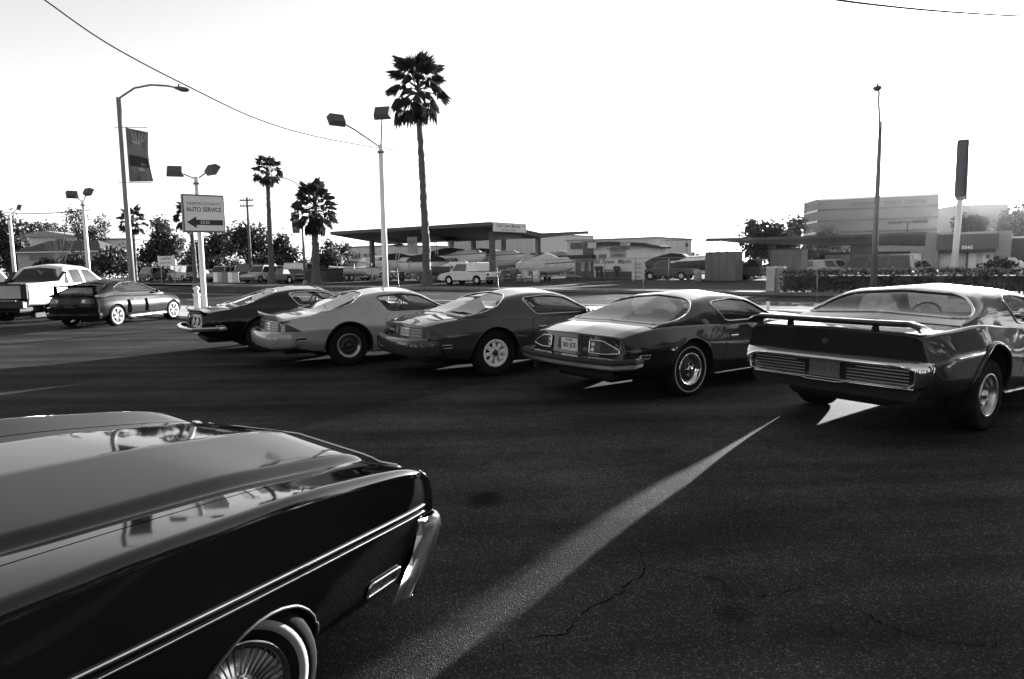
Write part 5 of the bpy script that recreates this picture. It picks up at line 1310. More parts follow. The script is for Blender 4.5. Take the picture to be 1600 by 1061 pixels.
for i in range(16):
    a = rnd.uniform(-.75, .75); h = rnd.uniform(6, 11.8); mb.tube([(0, 0, 0), (a * 1.2, 0, h * .4), (a * 3.2 + .3, rnd.uniform(-.4, .4), h * .75), (a * 4.0 + rnd.uniform(-.3, .3), 0, h)], [.05, .03, .02, .008], 4)
mb.build('trunk', M['bark'], bt)
tree('leafy tree rising above the right hand canopy', [(1178, 358, 16, 14), (1205, 364, 22, 18), (1190, 378, 30, 14), (1222, 378, 20, 12)], 66, n=3200, seed=31, group=TG, m_='leafd')
tree('tree at the left corner of the hospital', [(1240, 360, 12, 16), (1232, 378, 18, 12), (1250, 348, 8, 10)], 74, n=1600, seed=32, group=TG)
tree('small tree in front of the hospital wall', [(1294, 365, 14, 15), (1298, 385, 18, 14), (1282, 380, 10, 10)], 110, n=1800, size=.28, seed=33, group=TG, m_='leafm')
tree('dark foliage under the right hand canopy', [(1205, 395, 26, 12), (1232, 394, 20, 10), (1180, 392, 16, 8)], 70, n=1600, seed=34, group=TG, trunk=False)
tree('dark trees beneath the hospital', [(1262, 395, 14, 10), (1290, 402, 26, 9), (1330, 400, 20, 8)], 100, n=1600, size=.25, seed=35, group=TG)
tree('flat topped dark tree above the block building roof', [(1505, 351, 12, 9), (1524, 353, 14, 9)], 80, n=2000, seed=36, group=TG)
tree('hazy hillside trees at the right edge', [(1588, 342, 22, 16), (1610, 336, 26, 20), (1570, 354, 16, 10), (1605, 360, 30, 14)], 120, n=3000, size=.35, seed=37, m_='leafm', group=TG)
tree('tiny far tree right of the boat shop', [(1080, 403, 7, 6), (1062, 407, 16, 5)], 120, n=600, size=.3, seed=38, group=TG)
shrub('spiky dark shrub before the block building, right part', 1560, 424, 24, 12, 42, seed=39, n=1600, size=.14)
shrub('low weeds between the two dark kiosks', 1178, 420, 28, 10, 56, seed=40, n=1200)
for i, (u, v, ru, rv, Y, lab) in enumerate(((205, 418, 26, 14, 96, 'added dark ground hugging shrub at the foot of the bannered street lamp'), (232, 424, 24, 10, 92, 'added low dark shrub left of the mufflers sign posts'), (262, 426, 26, 8, 96, 'added low dark shrub under the mufflers sign'),
        (318, 424, 26, 12, 90, 'added low dark shrub just right of the sign pole'), (375, 424, 22, 12, 92, 'added low dark shrub beneath the utility pole'), (440, 422, 22, 14, 92, 'added dark shrub between the two middle palms'), (480, 420, 22, 14, 92, 'added dark shrub behind the bushy palm trunk'), (520, 420, 24, 12, 94, 'added dark shrub left of the canopy'),
        (150, 424, 26, 10, 100, 'added dark shrub low behind the pickup cab'))): shrub(lab, u, v, ru, rv, Y, seed=60 + i, n=1300, size=.2)  # added shrubs standing in for a dark band of shade and parked vehicles
# unseen trees added round the lot to darken car reflections and ambient light
for i in range(13):
    a = -34 + i * 10.5; p = street(a, -13 - (i % 3) * 1.5, -.3) if i < 9 else Vector(((21, 27, 19, 30)[i - 9], (4.5, 11.5, -4, 19)[i - 9], -.3)); rnd = random.Random(i); t = thing('tree', ['broad', 'leaning', 'tall', 'squat', 'ragged', 'round', 'narrow', 'spreading', 'thin', 'stout', 'forked', 'lopsided', 'bushy'][i] + (' dark tree added at the back of the lot, behind the viewer, to dim reflections' if i < 9 else ' dark tree added to the right of the lot, out of view, to dim reflections'), 'tree', p, rnd.uniform(0, 6), 'added trees round the lot, out of view')
    B_ = [(rnd.uniform(-2, 2), rnd.uniform(-1.5, 1.5), z, rnd.uniform(3.4, 4.6), 2.8, rnd.uniform(2.0, 2.8)) for z in (2.0, 4.6, 7.2, 9.8, 12.2)]
    link('crown', leaf_mesh('crown', B_, 3400, .34, M['leafs'], 80 + i), t); MB().tube([(0, 0, 0), (.1, 0, 3), (0, .1, 7)], [.3, .22, .1], 7).build('trunk', M['bark'], t)
# clipped hedge
h0, h1 = street(0, 35.4, .1), None
pA = dp(1224, 34.2, .1); hd = thing('hedge', 'long dark clipped hedge along the far sidewalk on the right', 'hedge', pA, SROT)
rndg = np.random.default_rng(3); N = 9000; Lh = 34
p = np.stack([rndg.random(N) * Lh, (rndg.random(N) - .5) * 1.1, rndg.random(N) * 1.02], 1)
fce = rndg.random(N); p[fce < .45, 1] = -.55 + rndg.normal(0, .06, (fce < .45).sum()); tp2 = fce > .72; p[tp2, 2] = 1.0 + rndg.normal(0, .05, tp2.sum())
a = rndg.normal(size=(N, 3)); a /= np.linalg.norm(a, axis=1, keepdims=True); c = np.cross(a, rndg.normal(size=(N, 3))); c /= np.linalg.norm(c, axis=1, keepdims=True); s_ = rndg.uniform(.05, .12, (N, 1))
q = np.stack([p - a * s_, p + c * s_ * .6, p + a * s_, p - c * s_ * .6], 1).reshape(-1, 3)
me = bpy.data.meshes.new('foliage'); me.from_pydata(q.tolist(), [], [(4 * i, 4 * i + 1, 4 * i + 2, 4 * i + 3) for i in range(N)]); me.materials.append(M['leafd']); me.update(); link('foliage', me, hd)
MB().box((Lh / 2, 0, .45), (Lh - .2, .5, .66)).build('stems', M['bark'], hd)
# ------------------------------------------------------------------ the far side of the street
def us(u, S, z=.1):                       # where column u of the photograph meets the line S across the street
    Y = S / (SN.y + SN.x * (u - 800) / FPX)
    for _ in range(3):
        p = dp(u, Y, z); Y += S - (p.x * SN.x + p.y * SN.y)
    return dp(u, Y, z)
def along(p): return p.x * ST.x + p.y * ST.y
def zat(u, v, S): return hz(u, v, us(u, S).y)
FR = (R(90), 0, 0)                         # lettering facing the street in a street-turned frame

# --- marine dealer's butterfly canopy
a0 = along(us(520, 49)); a1 = along(us(769, 49)); Wc = a1 - a0
ca = thing('butterfly_canopy', 'old filling station canopy with a folded butterfly roof sheltering boats', 'canopy', street(a0, 49, .1), SROT)
sec = [(0, 5.32), (8, 4.55), (17, 5.0)]; th = .34
prof = [(s, z) for s, z in sec] + [(17, 5.0 - .22), (8, 4.55 - .5), (0, 5.32 - th)]
MB().prism(prof, 0, Wc, 'yz').build('roof', M['darkroof'], ca)
for s, z in ((0, 5.32), (17, 5.0)): MB().box((Wc / 2, s + (-.03 if s == 0 else .03), z - .15), (Wc + .06, .06, .34)).build('fascia', M['walldark'], ca)
for k in range(7): MB().prism([(.2, 4.95), (8, 4.02), (16.8, 4.74), (16.8, 4.80), (8, 4.10), (.2, 5.0)], 1.5 + k * (Wc - 3) / 6 - .06, 1.5 + k * (Wc - 3) / 6 + .06, 'yz').build('rib', M['darkroof'], ca)
for u, s in ((583, 3.0), (770, 1.2), (841, 9.5), (741, 9.0)):
    p = us(u, 49 + s); x = along(p) - a0
    x = min(x, Wc - .35); MB().box((x, s, 2.25), (.42, .42, 4.5), r=.02).build('column', M['walldark'], ca)
for x in (Wc * .25, Wc * .6): MB().box((x, 13.5, 2.3), (.4, .4, 4.6), r=.02).build('column', M['walldark'], ca)
sgn_ = thing('canopy_sign', 'long pale Old Town Marine sign on the right end of the canopy', 'sign', street(a1 + .16, 49 + 2.6, 5.0), SROT)
MB().box((0, 0, 0), (.14, 5.0, .86), r=.015).build('sign_panel', mat('canopy_sign_face', .52, .55, var=.08, scale=2), sgn_)
rend = Matrix(((0, 0, 1), (1, 0, 0), (0, 1, 0))).to_euler()
lettering('Old Town Marine', .50, M['greyink'], sgn_, (.073, -.35, .12), rend, depth=.002, bold=.006, shear=.3); lettering('SALES  SERVICE  STORAGE', .19, M['greyink'], sgn_, (.073, -.35, -.26), rend, depth=.002)
lettering('760', .24, M['greyink'], sgn_, (.073, 2.1, .16), rend, depth=.002)

# --- boats
def boat(label, u, S, L, heading, trailer=True, cover=None, arch=False, cuddy=True, flip=False, z0=.75, dark=False, h=1.25, w_=2.3):
    p = us(u, S); t = thing('boat', label, 'boat', p, heading, 'boats for sale under and beside the canopy')
    rows = []
    for k in range(13):
        f = k / 12; x = (f - .5) * L; bw = w_ / 2 * (1 - max(0, (f - .45) / .55) ** 2.2) + .02; rise = .35 * max(0, f - .5) ** 1.5 * 2; kz = .0 + .75 * h * max(0, (f - .62) / .38) ** 1.6
        top = h + rise * .6; rows.append([(x, -bw, z0 + top), (x, -bw * .97, z0 + top * .72 + kz * .2), (x, -bw * .72, z0 + max(kz, h * .3) * 1.0), (x, 0, z0 + kz), (x, bw * .72, z0 + max(kz, h * .3)), (x, bw * .97, z0 + top * .72 + kz * .2), (x, bw, z0 + top)])
    hb = MB().grid(rows, True); hb.add([rows[0][i] for i in range(7)], [tuple(range(7))])
    hb.build('hull', M['gel'] if not dark else M['walldark'], t)
    dk = MB(); dr = []
    for k in range(13):
        f = k / 12; b_ = rows[k]; c = .10 + (.28 if (cuddy and .45 < f < .85) else 0)
        dr.append([b_[0], (b_[0][0], b_[0][1] * .7, b_[0][2] + c), (b_[0][0], 0, b_[0][2] + c * 1.25), (b_[6][0], b_[6][1] * .7, b_[6][2] + c), b_[6]])
    dk.grid(dr, True).build('deck', M['gel'] if cover != 'all' else M['canvasl'], t)
    MB().tube([r_[0] for r_ in rows] + [r_[6] for r_ in rows[::-1]], .045, 5).build('rub_rail', M['walldark'], t)
    top = z0 + h
    if cover == 'cockpit':
        cr = []
        for f, hh in ((.0, .12), (.12, .5), (.34, .82), (.5, .72), (.62, .30)):
            x = (f - .5) * L; b_ = w_ / 2 * .96; cr.append([(x, -b_, top + .02), (x, -b_ * .75, top + hh * .9), (x, 0, top + hh), (x, b_ * .75, top + hh * .9), (x, b_, top + .02)])
        MB().grid(cr, True).build('canvas_cover', M['canvas'], t)
    elif cover != 'all':
        w1 = MB()
        for sgg in (-1, 1): w1.add([(.02 * L, sgg * w_ * .42, top + .3), (.14 * L, sgg * w_ * .25, top + .35), (.06 * L, sgg * w_ * .24, top + .8), (-.04 * L, sgg * w_ * .40, top + .75)], [(0, 1, 2, 3)])
        w1.add([(.14 * L, -w_ * .25, top + .35), (.14 * L, w_ * .25, top + .35), (.06 * L, w_ * .24, top + .8), (.06 * L, -w_ * .24, top + .8)], [(0, 1, 2, 3)]); w1.build('windscreen', M['tint'], t)
    if cover == 'all':
        cr = []
        for f, hh in ((-.02, .0), (.1, .35), (.45, .95), (.52, .9), (.8, .3), (1.0, .05)):
            x = (f - .5) * L; b_ = w_ / 2 * (1 - max(0, (f - .45) / .55) ** 2.2) * 1.03 + .04; cr.append([(x, -b_, top - .35), (x, -b_, top + .08), (x, 0, top + hh), (x, b_, top + .08), (x, b_, top - .35)])
        MB().grid(cr, True).build('canvas_cover', M['canvasl'], t)
    if arch:
        ar = MB()
        for dx in (0, .35): ar.tube([(-.25 * L + dx, -w_ * .46, top + .1), (-.3 * L + dx, -w_ * .42, top + 1.5), (-.3 * L + dx, w_ * .42, top + 1.5), (-.25 * L + dx, w_ * .46, top + .1)], .06, 6)
        ar.build('radar_arch', M['gel'], t)
        bm_ = MB().grid([[(-.30 * L + d, -w_ * .4, top + 1.62 + c), (-.30 * L + d, 0, top + 1.72 + c), (-.30 * L + d, w_ * .4, top + 1.62 + c)] for d, c in ((0, 0), (.8, .12), (1.7, .05), (2.0, -.1))], True); bm_.build('bimini', M['canvas'], t)
    if trailer:
        tb = MB().box((-.03 * L, -.6, z0 - .1), (L * .9, .09, .12)).box((-.03 * L, .6, z0 - .1), (L * .9, .09, .12)).tube([(L * .42, .6, z0 - .1), (L * .62, 0, z0 - .2), (L * .42, -.6, z0 - .1)], .05, 6)
        for f in (-.3, 0, .28): tb.box((f * L, 0, z0 - .08), (.1, 1.5, .12))
        tb.build('trailer', M['fence'], t)
        for sgg in (-1, 1):
            for dx in ((-.45, .35) if L > 6.5 else (0,)): put_wheel('simple', t, -.15 * L + dx, sgg * (w_ / 2 - .12), .34, .2, .18)
    return t
HL, HR_ = SROT + math.pi, SROT             # bow to the left / to the right along the street
boat('pale cabin cruiser on a trailer behind the central pole, bow to the left', 612, 55, 7.4, HL + .15, arch=True, cover='cockpit', z0=.9)
boat('large cruiser with dark canvas and radar arch, right of the tallest palm', 716, 54, 8.2, HR_ - .1, arch=True, cover='cockpit', z0=1.0, h=1.5, w_=2.6)
boat('sleek runabout with its bow to the right under the canopy corner', 768, 56, 8.4, HR_, cover='cockpit', z0=1.05, h=1.35)
boat('low open boat on a trailer, farther left under the canopy', 655, 50, 6.4, HL, z0=.6, cover='cockpit')
boat('long low pale hull left of the central pole', 548, 48, 7.0, HL, z0=.55, h=.8, cuddy=False)
boat('small boat under a pale tarpaulin beside the boat shop', 858, 48.5, 5.2, HR_, z0=.6, h=.9, w_=2.0, cover='all')
boat('dark covered boat right of the boat shop', 1066, 57, 6.0, HR_, z0=.6, h=.9, dark=True, cover='cockpit')
def panel_sign(name, label, u, v0, v1, wpx, S, face, txts=(), post=None, thick=.1, group=None, heading=SROT, lat=0.0):
    p = us(u, S); Y = p.y; z0, z1 = hz(u, v1, Y), hz(u, v0, Y); ww = wpx / FPX * Y / .9; t = thing(name, label, 'sign', Vector((p.x, p.y, (z0 + z1) / 2)), heading, group)
    MB().box((0, 0, 0), (ww, thick, z1 - z0), r=.01).build('panel', face, t)
    for body, fs, dz, mm in txts: lettering(body, fs * (z1 - z0), M[mm], t, (0, -thick / 2 - .006, dz * (z1 - z0)), FR, depth=.002, bold=.002)
    if post:
        for x in post: MB().box((x * ww, thick / 2 + .04, -(z0 + z1) / 2 + .1 + (z0 - .1) / 2 + .2), (.08, .08, z0 - .1 + .4)).build('post', M['fence'], t)
    return t
pale = mat('sign_pale', .50, .6, var=.1, scale=2); midg = mat('sign_grey', .26, .6, var=.2, scale=2); darkg = mat('sign_dark', .10, .6, var=.3, scale=2)
panel_sign('hanging_sign', 'tall pale sign board hanging under the canopy beside the tallest palm', 646, 370, 396, 19, 50.5, midg, [('SALES', .2, .2, 'ink'), ('Y', .3, -.05, 'ink')])
panel_sign('notice_board', 'small blank white board on a post by the tarpaulined boat', 820, 422, 433, 11, 46.2, pale, (), (0,))

# --- sign-topped shop behind the left of the canopy, warehouse and shed behind it
def facade_box(name, label, u0, u1, S, vtop, depth, wall, cat='building', zt=None, roofm='darkroof', over=0.0):
    a_, b_ = along(us(u0, S)), along(us(u1, S)); zt = zt or zat((u0 + u1) / 2, vtop, S); t = thing(name, label, cat, street(a_, S, .1), SROT); W_ = b_ - a_
    MB().box((W_ / 2, depth / 2, (zt - .1) / 2), (W_, depth, zt - .1)).build('wall', wall, t)
    MB().box((W_ / 2, depth / 2, zt - .1 + .1), (W_ + over * 2 + .1, depth + over * 2 + .1, .2)).build('roof', M[roofm], t)
    return t, W_, zt - .1
def at_u(u, S, a_): return along(us(u, S)) - a_
bs, W_, H_ = facade_box('motor_shop', 'pale shop with B&R lettering on its tall fascia, left of the canopy', 541, 612, 78, 386, 14, mat('shop_pale', .48, .8, var=.1, scale=1))
lettering('B&R', 1.35, M['greyink'], bs, (2.7, -.06, H_ - 1.5), FR, depth=.02, bold=.02, shear=.25); lettering('MOTORS', .8, M['greyink'], bs, (6.3, -.06, H_ - 1.4), FR, depth=.02)
MB().box((W_ / 2, -.4, H_ - 2.95), (W_, .8, .2)).build('awning', M['wallgrey'], bs)
for k in range(3):
    f = MB().box((1.5 + k * 2.6, -.04, 1.3), (2.0, .08, 1.8)).build('window', M['band'], bs); MB().box((1.5 + k * 2.6, -.06, 1.3), (.08, .1, 1.8)).build('mullion', M['white'], f)
a_ = along(us(772, 88)); wh, W_, H_ = facade_box('warehouse', 'pale corrugated metal warehouse behind the canopy', 700, 836, 88, 369, 18, M['metalshed'], roofm='wallgrey')
rib = MB().box((0, 0, 0), (.12, .07, H_ - .3)).mesh('rib', M['metalshed'])
for k in range(int(W_ / .9)): link('rib', rib, wh, (.4 + k * .9, -.03, H_ / 2))
sh_, W_, H_ = facade_box('shed', 'low grey shed between the warehouse and the boat shop', 834, 884, 76, 397, 8, M['wallgrey'], over=.3)
for k in range(10): MB().box((W_ / 2, -.02, .25 + k * H_ / 10.5), (W_ - .1, .05, .16)).build('siding_board', M['wallgrey'], sh_)

# --- boat shop: two storey left part, taller signboard part with a sloping canopy roof
A0 = along(us(880, 60)); shp = thing('boat_shop', 'pale stucco boat shop covered in signs with dark eaves', 'building', street(A0, 60, .1), SROT)
X = lambda u: at_u(u, 60, A0)
zz = lambda u, v: zat(u, v, 60) - .1
Wt = X(1020); Hh = zz(950, 374)
MB().box((Wt / 2, 5.0, Hh / 2), (Wt, 8.6, Hh)).build('wall', M['stucco'], shp)
MB().box((Wt / 2, 5.0, Hh + .06), (Wt + .3, 8.9, .12)).build('roof', M['wallgrey'], shp)
xl = X(931); MB().box(((xl + X(1034)) / 2, .15, zz(980, 382) / 2), (X(1034) - xl, 1.1, zz(980, 382))).build('front_wall', mat('stucco_bright', .62, .9, var=.08, scale=1.5), shp)
MB().prism([(X(921), zz(925, 383)), (X(931), zz(931, 379)), (X(960), zz(960, 377.5)), (X(1000), zz(1000, 379)), (X(1040), zz(1040, 385)), (X(1040), zz(1040, 388.5)), (X(1000), zz(1000, 384.5)), (X(960), zz(960, 383)), (X(931), zz(931, 384))], -1.0, 1.2).build('eave', M['darkroof'], shp)
MB().box((X(906), -.35, zz(905, 402)), (X(932) - X(880) + .3, 1.6, .42)).build('awning', M['darkroof'], shp)
MB().box((X(907), -.1, .35), (X(932) - X(890), .3, .7)).build('plinth', M['walldark'], shp)
MB().box((X(982), -.45, .35), (X(1030) - X(935), .12, .62)).build('plinth', M['walldark'], shp)
def rectp(name, u0, u1, v0, v1, y, m_, d=.06, par=None):
    return MB().box(((X(u0) + X(u1)) / 2, y, (zz((u0 + u1) / 2, v0) + zz((u0 + u1) / 2, v1)) / 2), (X(u1) - X(u0), d, abs(zz((u0 + u1) / 2, v0) - zz((u0 + u1) / 2, v1))), r=.008).build(name, m_, par or shp)
for u0, u1, v0, v1, m_ in ((886.5, 904.5, 379, 389, darkg), (906, 926, 377, 398, darkg), (927, 940, 379, 388, pale), (977, 993, 378, 384.5, pale)):
    f = rectp('sign_board', u0, u1, v0, v1, .62 if u1 < 927 else (-1.05 if u0 > 920 else .5), m_)
for u0, u1, v0, v1, m_, tx in ((939, 951, 397, 404, midg, 'BAIT'), (957, 980, 385, 395, midg, 'TACKLE SHOP'), (957, 981, 396, 402, midg, 'OPEN')):
    f = rectp('sign_board', u0, u1, v0, v1, -.44, m_); lettering(tx, .36, M['ink'], shp, ((X(u0) + X(u1)) / 2, -.48, (zz(960, v0) + zz(960, v1)) / 2), FR, depth=.004)
lettering('RAY\'S', .5, M['ink'], shp, ((X(977) + X(993)) / 2, -1.09, zz(985, 381.2)), FR, depth=.004)
lettering('Old Town  Marine', .62, M['greyink'], shp, (X(959), -.415, zz(959, 409)), FR, depth=.006, shear=.3, bold=.008)
rail = MB().box((X(957), -.9, zz(957, 422)), (X(976) - X(937), .08, .1)); rail.build('outboard_rack', M['wood'], shp)
for u in (941, 947, 970, 974):
    o = thing('outboard_motor', {941: 'first dark outboard motor from the left on the boat shop rack', 947: 'second dark outboard motor from the left on the rack', 970: 'third dark outboard motor, right of the rack gap', 974: 'rightmost dark outboard motor on the boat shop rack'}[u], 'outboard motor', street(A0 + X(u), 59.05, .1), SROT, 'outboard motors on the rack')
    MB().box((0, -.12, zz(u, 419)), (.34, .42, .42), r=.08).build('cowl', M['black'], o); MB().box((0, -.1, zz(u, 425)), (.16, .22, .9), r=.04).build('leg', M['black'], o)
for u0, u1 in ((893, 903), (908, 915), (918, 924), (927, 930)):
    f = rectp('window' if u0 != 908 else 'door', u0, u1, 410, 428 if u0 != 908 else 434, .66, M['band'])
    rectp('frame', u0 - .8, u0, 409, 429, .64, M['white'], .1, f); rectp('frame', u1, u1 + .8, 409, 429, .64, M['white'], .1, f)
for dx in (0, .8): MB().tube([(Wt + dx * 2, 1, Hh * .55), (Wt + 1 + dx * 2, 1, Hh * .55)], .04, 5).build('pipe', M['fence'], shp)
MB().box((X(1040), 1.2, zz(1040, 424)), (2.0, .1, 2.0)).build('lattice_gate', M['wood'], shp)
ant = thing('rooftop_aerial', 'thin aerial frame on the right end of the boat shop roof', 'aerial', street(A0 + X(1034), 61, zz(1030, 388)), SROT)
MB().tube([(0, 0, 0), (0, 0, .9)], .03, 5).tube([(2.0, 0, -.3), (2.0, 0, .9)], .03, 5).tube([(-.6, 0, .8), (3.2, 0, .85)], .03, 5).tube([(2.0, 0, .2), (2.0, .01, .55)], .14, 6).build('frame', M['walldark'], ant)
bsn = panel_sign('board_sign', 'white price board with arched top standing before the boat shop', 997, 407, 437, 19, 50, pale, [('SALES', .16, .30, 'ink'), ('PARTS', .13, .10, 'ink'), ('SERVICE', .12, -.12, 'ink'), ('OPEN', .13, -.36, 'ink')], (-.42, .42))

# --- chain link fence before the boats
fa0, fa1 = along(us(528, 46)), along(us(1098, 46)); fn = thing('chain_link_fence', 'chain link fence with steel posts in front of the boats', 'fence', street(fa0, 46, .1), SROT); Lf = fa1 - fa0
pm = MB().tube([(0, 0, 0), (0, 0, 1.85)], .04, 6).mesh('post', M['fence']); k = 0
while k * 2.6 < Lf: link('post', pm, fn, (k * 2.6, 0, 0)); k += 1
MB().tube([(0, 0, 1.82), (Lf, 0, 1.82)], .022, 5).build('top_rail', M['fence'], fn)
V = []; F = []
for i in range(int(Lf / .28)):
    for sgg in (1, -1):
        x = i * .28; x2 = x + sgg * 1.8
        if x2 < 0 or x2 > Lf: continue
        b = len(V); V += [(x - .004, .03, .02), (x + .004, .03, .02), (x2 + .004, .03, 1.8), (x2 - .004, .03, 1.8)]; F.append((b, b + 1, b + 2, b + 3))
tag(MB().add(V, F).build('wire_mesh', M['fence'], fn, fix=False), kind='stuff')

# --- small distant vehicles
def vehicle(kind, name, label, u, S, heading, base, cat, z=.1, group='vehicles beyond the far sidewalk', p=None):
    P_ = p or us(u, S, z); t = thing(name, label, cat, P_, heading, group); pm_ = paint('paint_' + name + '_%d' % u, base, .35, .7)
    D_ = {'van': (5.0, 1.95, .30, 1.0, 2.0, [(-2.45, 1.0), (-2.4, 1.96), (1.35, 2.0), (2.0, 1.1)], (-1.55, 1.6)), 'suv': (4.7, 1.85, .32, .95, 1.78, [(-2.3, .95), (-2.2, 1.72), (.6, 1.78), (1.25, .98)], (-1.4, 1.45)),
          'sedan': (4.7, 1.78, .28, .86, 1.42, [(-1.7, .86), (-1.05, 1.38), (.35, 1.42), (1.15, .86)], (-1.4, 1.4)), 'pickup': (4.75, 1.72, .36, .98, 1.68, [(-.50, .98), (-.42, 1.64), (.62, 1.68), (1.25, .98)], (-1.45, 1.35)),
          'bus': (4.4, 1.8, .35, 1.1, 2.0, [(-2.15, 1.1), (-2.05, 1.95), (1.85, 2.0), (2.15, 1.1)], (-1.25, 1.2)), 'wagon': (4.6, 1.75, .3, .9, 1.55, [(-2.2, .9), (-2.05, 1.5), (.5, 1.55), (1.2, .9)], (-1.4, 1.4))}[kind]
    L, W, zb, zm, zt, cab, ax = D_; hw = W / 2
    lo = [(-L / 2, zb + .12), (-L / 2 + .02, zm - .05), (-L / 2 + .1, zm), (cab[-1][0] + .05, zm), (L / 2 - .15, zm - (.14 if kind not in ('van', 'bus') else .02)), (L / 2, zm - .3), (L / 2 - .02, zb + .1), (L / 2 - .15, zb)]
    for xw in (ax[1], ax[0]): lo += [(xw + .42 * math.cos(a), max(zb, .33 + .42 * math.sin(a))) for a in np.linspace(.05, math.pi - .05, 9)]
    lo.append((-L / 2 + .12, zb))
    rows = [[(x, y * (1 - (.04 if e else 0)), z_ if not e else z_) for x, z_ in lo] for y, e in ((-hw, 1), (-hw - .001 + .05, 0), (hw - .05, 0), (hw, 1))]
    n = len(lo); mb = MB().grid([[(x, y, z_) for x, z_ in lo] for y in (-hw, hw)], False, True)
    tr_ = tessellate_polygon([[Vector((q[0], q[1], 0)) for q in lo]]); mb.add([(x, -hw, z_) for x, z_ in lo], [tuple(q) for q in tr_]); mb.add([(x, hw, z_) for x, z_ in lo], [tuple(q)[::-1] for q in tr_]); mb.build('body', pm_, t)
    tb = .13 * (zt - zm) / .6; c2 = [(x, z_) for x, z_ in cab]; ins = [0, tb, tb, 0]
    cbm = MB().grid([[(x, -(hw - .03 - i), z_) for (x, z_), i in zip(c2, ins)], [(x, (hw - .03 - i), z_) for (x, z_), i in zip(c2, ins)]], False, True)
    cbm.add([(x, -(hw - .03 - i), z_) for (x, z_), i in zip(c2, ins)], [(0, 1, 2, 3)]); cbm.add([(x, (hw - .03 - i), z_) for (x, z_), i in zip(c2, ins)], [(3, 2, 1, 0)]); cbm.build('cab', pm_, t)
    (xa, za), (xb, zb_), (xc, zc), (xd, zd) = c2
    nwin = {'van': 3, 'bus': 5, 'suv': 3, 'wagon': 3, 'sedan': 2, 'pickup': 1}[kind]
    for sgg in (-1, 1):
        for i in range(nwin):
            f0, f1 = (i + .07) / nwin, (i + .93) / nwin; lerp = lambda p_, q_, f: (p_[0] + (q_[0] - p_[0]) * f, p_[1] + (q_[1] - p_[1]) * f)
            A, B2, C, D2 = lerp(c2[0], c2[3], f0), lerp(c2[0], c2[3], f1), lerp(c2[1], c2[2], f1), lerp(c2[1], c2[2], f0); up = lambda l_, h_, f: (l_[0] + (h_[0] - l_[0]) * f, l_[1] + (h_[1] - l_[1]) * f, f)
            pts = [up(A, D2, .10), up(B2, C, .10), up(B2, C, .88), up(A, D2, .88)]
            MB().add([(x, sgg * (hw - .03 - tb * f + .008), z_) for x, z_, f in pts], [(0, 1, 2, 3)]).build('window', M['tint'] if kind != 'bus' else M['lensl'], t)
    for (p0, p1), nm, dx in (((c2[2], c2[3]), 'windshield', .01), ((c2[1], c2[0]), 'rear_window', -.01)):
        q = [(p0[0] + (p1[0] - p0[0]) * f + dx, p0[1] + (p1[1] - p0[1]) * f, hw - .09 - tb * (1 - f)) for f in (.12, .9)]
        MB().add([(q[0][0], -q[0][2], q[0][1]), (q[0][0], q[0][2], q[0][1]), (q[1][0], q[1][2], q[1][1]), (q[1][0], -q[1][2], q[1][1])], [(0, 1, 2, 3)]).build(nm, M['tint'], t)
    for x in (L / 2, -L / 2):
        MB().box((x, 0, zb + .18), (.14, W * .98, .16), r=.03).build('bumper', M['walldark'], t)
        for y in (-hw + .25, hw - .25): MB().box((x - math.copysign(.03, x), y, zm - (.26 if x > 0 else .2)), (.08, .3, .15), r=.02).build('headlamp' if x > 0 else 'tail_lamp', M['lensl'] if x > 0 else M['lens'], t)
    if kind == 'pickup': MB().box((-1.45, 0, zm + .004), (1.7, W - .2, .02)).build('bed_floor', M['black'], t)
    MB().box((0, 0, zb + .05), (L - .5, W - .3, .16)).build('underbody', M['dark'], t)
    for xw in ax:
        for sgg in (-1, 1): put_wheel('simple', t, xw, sgg * (hw - .11), .33, .2, .19)
    return t
wpk = vehicle('pickup', 'white_pickup', 'small white pickup parked before the fence, facing left', 733, 40.5, HL, .62, 'pickup')
MB().box((-1.0, 0, 1.35), (.9, 1.5, .7), r=.05).build('roll_rack', M['white'], wpk)
vehicle('suv', 'dark_van', 'dark van parked behind the hedge, facing left', 1354, 44.5, HL, .03, 'van')
vehicle('sedan', 'parked_car', 'small pale car seen end on near the block building', 1424, 56, SROT + 1.2, .4, 'car')
vehicle('van', 'camper_van', 'pale camper van below the mufflers sign', 287, 46, HL, .45, 'van')
vehicle('suv', 'jeep', 'pale square off-roader behind the sign pole', 350, 44, SROT - 1.1, .36, 'car')
vehicle('van', 'dark_van', 'dark van beneath the utility pole', 397, 46, HL + .5, .03, 'van')
vehicle('suv', 'parked_car', 'pale van-like car left of the slender palm', 412, 42, SROT - 1.3, .42, 'car')
vehicle('sedan', 'parked_car', 'dark low sedan right of the slender palm', 451, 40, HL, .05, 'car')
vehicle('bus', 'old_bus', 'old two tone minibus with many windows behind the dark sedan', 470, 46, HL, .35, 'minibus')
vehicle('wagon', 'parked_car', 'grey car beyond the second kiosk', 1296, 60, SROT + .9, .4, 'car')
vehicle('pickup', 'tow_truck', 'dark truck between the two kiosks', 1186, 56, HL, .06, 'truck')
vehicle('suv', 'white_suv', 'white vehicle cut off by the left edge beyond the pickup', 0, 0, R(86), .62, 'car', p=Vector((-21.2, 27.0, 0)))
for i, (u, s, m_) in enumerate(((342, 41, 'white'), (356, 41.5, 'block'), (365, 40.6, 'white'))):
    p = us(u, s); o = thing('planter_box', ['pale low box left of three by the sign pole', 'grey low box, middle of three by the sign pole', 'pale low box right of three by the sign pole'][i], 'box', p, SROT, 'low boxes along the far sidewalk'); MB().box((0, 0, .55), (.8, .8, 1.1), r=.03).build('box_body', M[m_], o); MB().box((0, 0, 1.12), (.86, .86, .06), r=.01).build('lid', M['walldark'], o)
